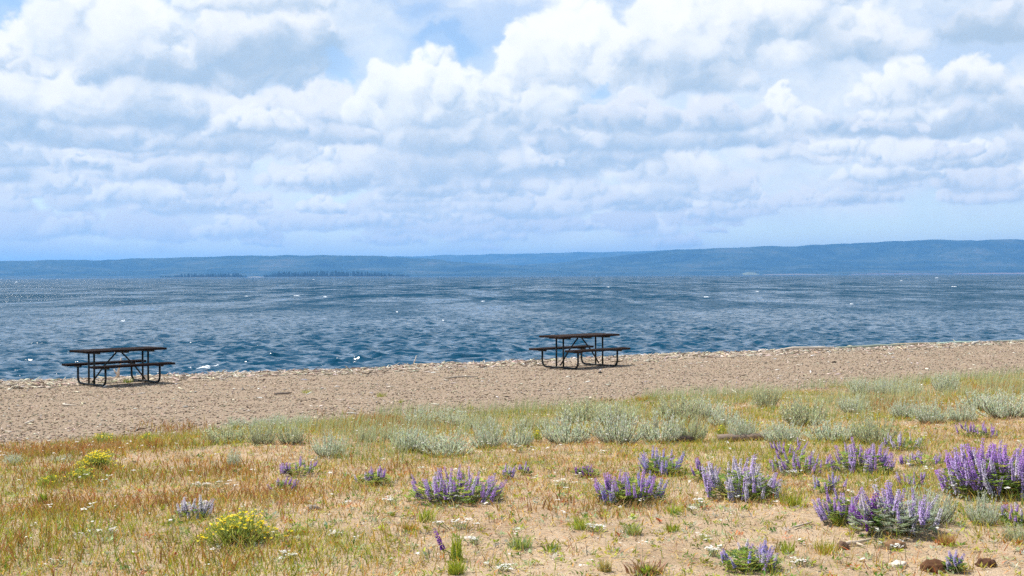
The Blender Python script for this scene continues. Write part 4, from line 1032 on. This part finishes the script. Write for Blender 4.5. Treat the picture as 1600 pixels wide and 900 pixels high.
for T_ in [(67, 786, 22, 22, 90, YG, [GREEN, YGREEN], 'small dark green tuft alone in the left meadow'), (712, 897, 44, 28, 160, YG, [(.50, .52, .06), YGREEN], 'bright yellow-green tuft at the bottom below the leaning spike'),
           (864, 860, 42, 16, 90, YG, [YGREEN, GREEN], 'flat green tuft on bare soil at the bottom middle'), (812, 856, 56, 24, 160, [SAGE, GREEN], [YGREEN, SAGE], 'grey-green leafy tuft left of the flat green one'),
           (908, 826, 50, 24, 130, YG, YT, 'yellow-green tuft below the dark violet lupine'), (990, 835, 44, 22, 110, [SAGE, OLIVE], [SAGE, YGREEN], 'mixed sage-green tuft below the middle lupine'), (1050, 830, 40, 18, 100, YG, [OLIVE, YGREEN], 'olive tuft on bare soil right of the sage-green one'),
           (1052, 800, 50, 16, 90, YG, YT, 'low yellowish tuft between the dark violet and pale lupines'), (1240, 790, 56, 26, 130, YG, [YGREEN, OLIVE], 'green tuft between the pale pinkish and loose lilac lupines'), (470, 835, 46, 16, 90, [OLIVE, YGREEN], YT, 'flat olive tuft right of the largest yellow bush'),
           (665, 815, 40, 26, 90, YG, YT, 'upright yellow-green tuft above the leaning purple spike'), (640, 828, 44, 16, 80, [OLIVE, RED], [YGREEN, OCHRE], 'reddish-olive tuft left of the leaning purple spike'), (945, 893, 34, 24, 120, [STRAW, OLIVE], [STRAW, (.5, .5, .28)], 'pale straw-green tuft at the bottom right of centre'),
           (1230, 862, 40, 22, 80, YG, YT, 'yellow-green tuft right of the leafy blue lupine'), (1290, 865, 52, 26, 120, [YGREEN, OCHRE], YT, 'golden-green tuft left of the dead stick'), (1560, 760, 74, 40, 200, [GREEN, (.16, .26, .05)], [YGREEN, GREEN], 'dark green leafy tuft under the largest violet lupine'),
           (1310, 820, 34, 24, 80, YG, YT, 'small yellow-green tuft beside the loose lilac lupine'), (1480, 852, 46, 26, 110, [RED, OLIVE], [(.42, .2, .14), STRAW], 'reddish seeding tuft above the brown clods'), (1460, 800, 80, 30, 120, [STRAW, OLIVE], [BLEACH, STRAW], 'pale dry tuft below the left side of the largest lupine'),
           (200, 598, 26, 10, 90, [GREEN, OLIVE], [GREEN, YGREEN], 'dark green tuft under the left picnic table'), (480, 614, 24, 7, 60, [OLIVE, YGREEN], YT, 'small green tuft on the beach left of centre'), (597, 620, 22, 9, 60, [OLIVE, YGREEN], YT, 'bright green tuft on the beach, right of the small one'),
           (1003, 627, 34, 12, 90, [OLIVE, RED], [OLIVE, OCHRE], 'reddish-green tuft on the beach below the right picnic table'), (626, 630, 12, 9, 30, [OLIVE, YGREEN], YT, 'tiny pale tuft on the beach near the rim'), (735, 640, 24, 10, 50, [OLIVE, YGREEN], YT, 'olive tuft at the beach rim above the sagebrush'),
           (1270, 652, 40, 22, 110, [GREEN, OLIVE], [GREEN, YGREEN], 'dark green tuft behind the dark bushy sagebrush'), (1420, 636, 34, 14, 70, [OLIVE, OCHRE], YT, 'golden tuft between sagebrush below the far twin clump'), (550, 572, 12, 6, 30, [OLIVE, YGREEN], YT, 'small tuft on the beach crest left of the middle'), (1178, 752, 40, 14, 60, [OLIVE], YT, 'olive tuft behind the pale pinkish lupine')]: tuft(*T_)
tuft(1008, 897, 90, 24, 80, [OLIVE, (.30, .16, .08)], [(.40, .17, .10), (.30, .11, .07), (.46, .28, .16)], 'red-brown sorrel plant at the bottom edge of the picture', 'sorrel_plant', (.008, .016), 'herb', 'broad-leaved little plants')
tuft(1010, 898, 46, 20, 60, [GREEN, YGREEN], [YGREEN, (.3, .4, .1)], 'green leaf rosette inside the red-brown sorrel', 'leaf_rosette', (.012, .02), 'herb', 'broad-leaved little plants')

# ------------------------------------------------------------------ driftwood, sticks and clods
def stick(name, pts, rads, col, label, cat='driftwood', group='driftwood and dead sticks', twigs=()):
    P = [Vector(p) for p in pts]; V, Fc = tube_arrays(P, rads, 8); V = np.array(V); V += rg.normal(0, .10, V.shape) * np.mean(rads)
    B = Bits(); B.add(V, Fc, np.tile(np.array(col), (len(V), 1)) * rg.normal(1, .12, (len(V), 1)))
    for tp, tr in twigs:
        V, Fc = tube_arrays([Vector(q) for q in tp], tr, 5); B.add(V, Fc, np.tile(np.array(col), (len(V), 1)) * rg.normal(1, .12, (len(V), 1)))
    o = link(name, B.mesh(name, M_WOODY)); tag(o, label, cat, group); return o
def lie(px0, py0, px1, py1, n, up, wob=.05):
    a, b = at(px0, py0), at(px1, py1); out = []
    for i in range(n):
        q = a.lerp(b, i / (n - 1)) + Vector((rg.normal(0, wob), rg.normal(0, wob), 0)); q.z = zg(q.x, q.y) + up; out.append(q)
    return out
stick('driftwood_log', lie(1312, 545, 1424, 540.5, 7, .035), [.03, .05, .065, .06, .05, .04, .02], (.30, .34, .27), 'longest grey driftwood log on the beach crest at right')
stick('driftwood_log', lie(1382, 541, 1470, 537, 6, .03), [.02, .05, .06, .05, .04, .02], (.42, .36, .24), 'orange-brown driftwood log lying behind the longest one')
stick('driftwood_log', lie(1468, 538, 1540, 535, 5, .03), [.02, .045, .05, .04, .02], (.40, .50, .41), 'pale driftwood log right of the orange-brown one')
stick('driftwood_log', lie(1548, 535, 1640, 532, 5, .03), [.02, .045, .045, .04, .02], (.38, .39, .30), 'brown driftwood log at the right edge of the beach crest')
stick('driftwood_log', lie(1220, 549, 1300, 546, 5, .05), [.03, .06, .07, .06, .03], (.56, .48, .38), 'thin driftwood log left of the longest one')
stick('driftwood_stump', [p_ + Vector((0, 0, d_)) for p_, d_ in zip(lie(1518, 540, 1530, 538, 4, .04, .02), (0, .03, .06, .09))], [.05, .05, .035, .015], (.60, .54, .45), 'pale driftwood root poking up on the crest at right')
b = at(645, 571); stick('driftwood_stick', [b, b + Vector((.06, 0, .14)), b + Vector((.10, 0, .28))], [.02, .016, .008], (.66, .58, .48), 'small pale stick poking up on the beach crest in the middle', twigs=[([b, b + Vector((.22, 0, .05)), b + Vector((.5, .1, .03))], [.018, .014, .008])])
b = at(184, 590); stick('driftwood_stump', [b, b + Vector((.02, 0, .18)), b + Vector((.07, 0, .34)), b + Vector((.09, 0, .50))], [.045, .03, .02, .01], (.62, .50, .38), 'upright pale driftwood stub behind the left picnic table', twigs=[([b + Vector((.02, 0, .05)), b + Vector((-.06, 0, .14)), b + Vector((-.10, 0, .22))], [.03, .02, .01])])
stick('driftwood_stick', lie(98, 632, 120, 636, 5, .02, .06), [.012, .016, .016, .012, .006], (.66, .58, .47), 'curved pale stick on the beach below the left table')
stick('driftwood_stick', lie(40, 664, 52, 658, 3, .02, .02), [.01, .014, .006], (.60, .52, .42), 'short pale stick on the beach at the far left')
stick('driftwood_stick', lie(700, 592, 745, 590, 4, .02, .03), [.01, .018, .016, .008], (.50, .42, .33), 'thin stick lying on the beach between the two tables')
stick('driftwood_stick', lie(430, 617, 452, 616, 4, .025, .03), [.014, .02, .018, .01], (.20, .16, .13), 'dark stick on the beach left of the small green tuft')
stick('dead_stick', lie(1310, 858, 1362, 849, 6, .018, .012), [.006, .012, .014, .013, .010, .006], (.58, .47, .35), 'bleached dead stick on bare soil at lower right', twigs=[(lie(1335, 852, 1352, 858, 3, .015, .005), [.009, .007, .004])])
stick('dead_stick', lie(1242, 828, 1266, 818, 4, .015, .01), [.004, .007, .006, .003], (.60, .50, .40), 'thin dead twig left of the loose lilac lupine')
stick('dead_stick', lie(272, 804, 290, 806, 4, .02, .01), [.012, .02, .02, .01], (.16, .12, .09), 'dark dead stick left of the whitish lupine')
def board(px0, py0, px1, py1, w, th, col, label):
    a, b = at(px0, py0), at(px1, py1); d = b - a; L = d.length
    V, Fc = [], []; n = 8
    for i in range(n + 1):
        for y, z in ((-w / 2, 0), (w / 2, 0), (w / 2, th), (-w / 2, th)): V.append((L * i / n + rg.normal(0, .004), y + rg.normal(0, .004), z + rg.normal(0, .003)))
    for i in range(n):
        for j in range(4): a_, b_ = i * 4 + j, i * 4 + (j + 1) % 4; Fc += [(a_, b_, b_ + 4), (a_, b_ + 4, a_ + 4)]
    Fc += [(0, 2, 1), (0, 3, 2), (n * 4, n * 4 + 1, n * 4 + 2), (n * 4, n * 4 + 2, n * 4 + 3)]
    o = link('weathered_board', mesh_np('weathered_board', V, Fc, M_WOODY, np.tile(np.array(col), (len(V), 1))), None, a + Vector((0, 0, .015))); o.rotation_euler = (0, -math.asin(max(-.3, min(.3, d.z / L))), math.atan2(d.y, d.x))
    tag(o, label, 'board', 'weathered boards')
board(1046, 692, 1080, 691, .14, .05, (.12, .09, .07), 'short dark weathered board at the foot of the largest sagebrush')
board(1122, 690.5, 1200, 687, .14, .05, (.24, .18, .14), 'longer weathered board right of the largest sagebrush')
def clod(px, py, wpx, hpx, col, label, seed):
    import bmesh
    p = at(px, py); s = p.y / F_PX; bm = bmesh.new(); bmesh.ops.create_icosphere(bm, subdivisions=4, radius=1.0); r = np.random.default_rng(seed); o1, o2 = r.uniform(0, 50, 2)
    V = np.array([v.co[:] for v in bm.verts]); Fc = np.array([[v.index for v in f.verts] for f in bm.faces]); bm.free()
    d = 1 + .38 * fbm(V[:, 0] * 1.6 + V[:, 2] + o1, V[:, 1] * 1.6 + o2, 4, .6, 1) + .22 * fbm(V[:, 0] * 6 + o2, V[:, 1] * 6 + V[:, 2] * 5, 3, .6, 3)
    V = V * d[:, None]; V[:, 2] = np.where(V[:, 2] < -.2, -.2, V[:, 2]) + .08 * np.floor(V[:, 2] * 4) / 4
    V = V * np.array([wpx * s * .5, wpx * s * .42, hpx * s * .85])
    C = np.tile(np.array(col), (len(V), 1)) * (1 + .35 * fbm(V[:, 0] * 60, V[:, 1] * 60 + V[:, 2] * 40, 3, .6, 2))[:, None]
    o = link('dry_clod', mesh_np('dry_clod', V, Fc, M_WOODY, C), None, p); tag(o, label, 'clod', 'dry brown clods on the soil')
clod(1459, 892, 44, 17, (.12, .058, .030), 'largest dark brown dry clod at the lower right', 1)
clod(1540, 884, 30, 12, (.11, .055, .032), 'smaller dark brown clod near the lower right corner', 2)
clod(1398, 856, 36, 15, (.26, .15, .08), 'rough reddish-brown clod beside the dead stick', 3)
clod(1316, 858, 20, 12, (.16, .10, .07), 'small dark clod at the left end of the dead stick', 4)
clod(1404, 884, 26, 9, (.66, .58, .48), 'pale flat stone left of the largest clod', 5)
clod(488, 797, 24, 9, (.30, .25, .20), 'flat grey stone in the dry grass left of the middle', 6)
clod(1303, 567, 6, 3, (.05, .04, .035), 'dark stone on the beach at right', 7)
clod(938, 583, 7, 3, (.06, .055, .05), 'dark stone in the shadow edge of the right table', 8)

# ------------------------------------------------------------------ the air between here and the hills
hb = np.array([[x, y, z] for z in (-9, 345) for y in (-6000, 24000) for x in (-26000, 26000)], np.float32)
hf = np.array([[0, 2, 3, 1], [4, 5, 7, 6], [0, 1, 5, 4], [2, 6, 7, 3], [0, 4, 6, 2], [1, 3, 7, 5]])
m_haze = bpy.data.materials.new('haze'); m_haze.use_nodes = True
nt = m_haze.node_tree; nt.nodes.clear()
pv = nt.nodes.new('ShaderNodeVolumePrincipled')
pv.inputs['Color'].default_value = (.20, .52, 1.0, 1); pv.inputs['Density'].default_value = 8.6e-5; pv.inputs['Anisotropy'].default_value = 0.2
mo = nt.nodes.new('ShaderNodeOutputMaterial'); nt.links.new(pv.outputs[0], mo.inputs['Volume'])
haze = link('haze', mesh_np('haze', hb, hf, m_haze))
tag(haze, 'thin blue summer haze over the lake', kind='stuff')
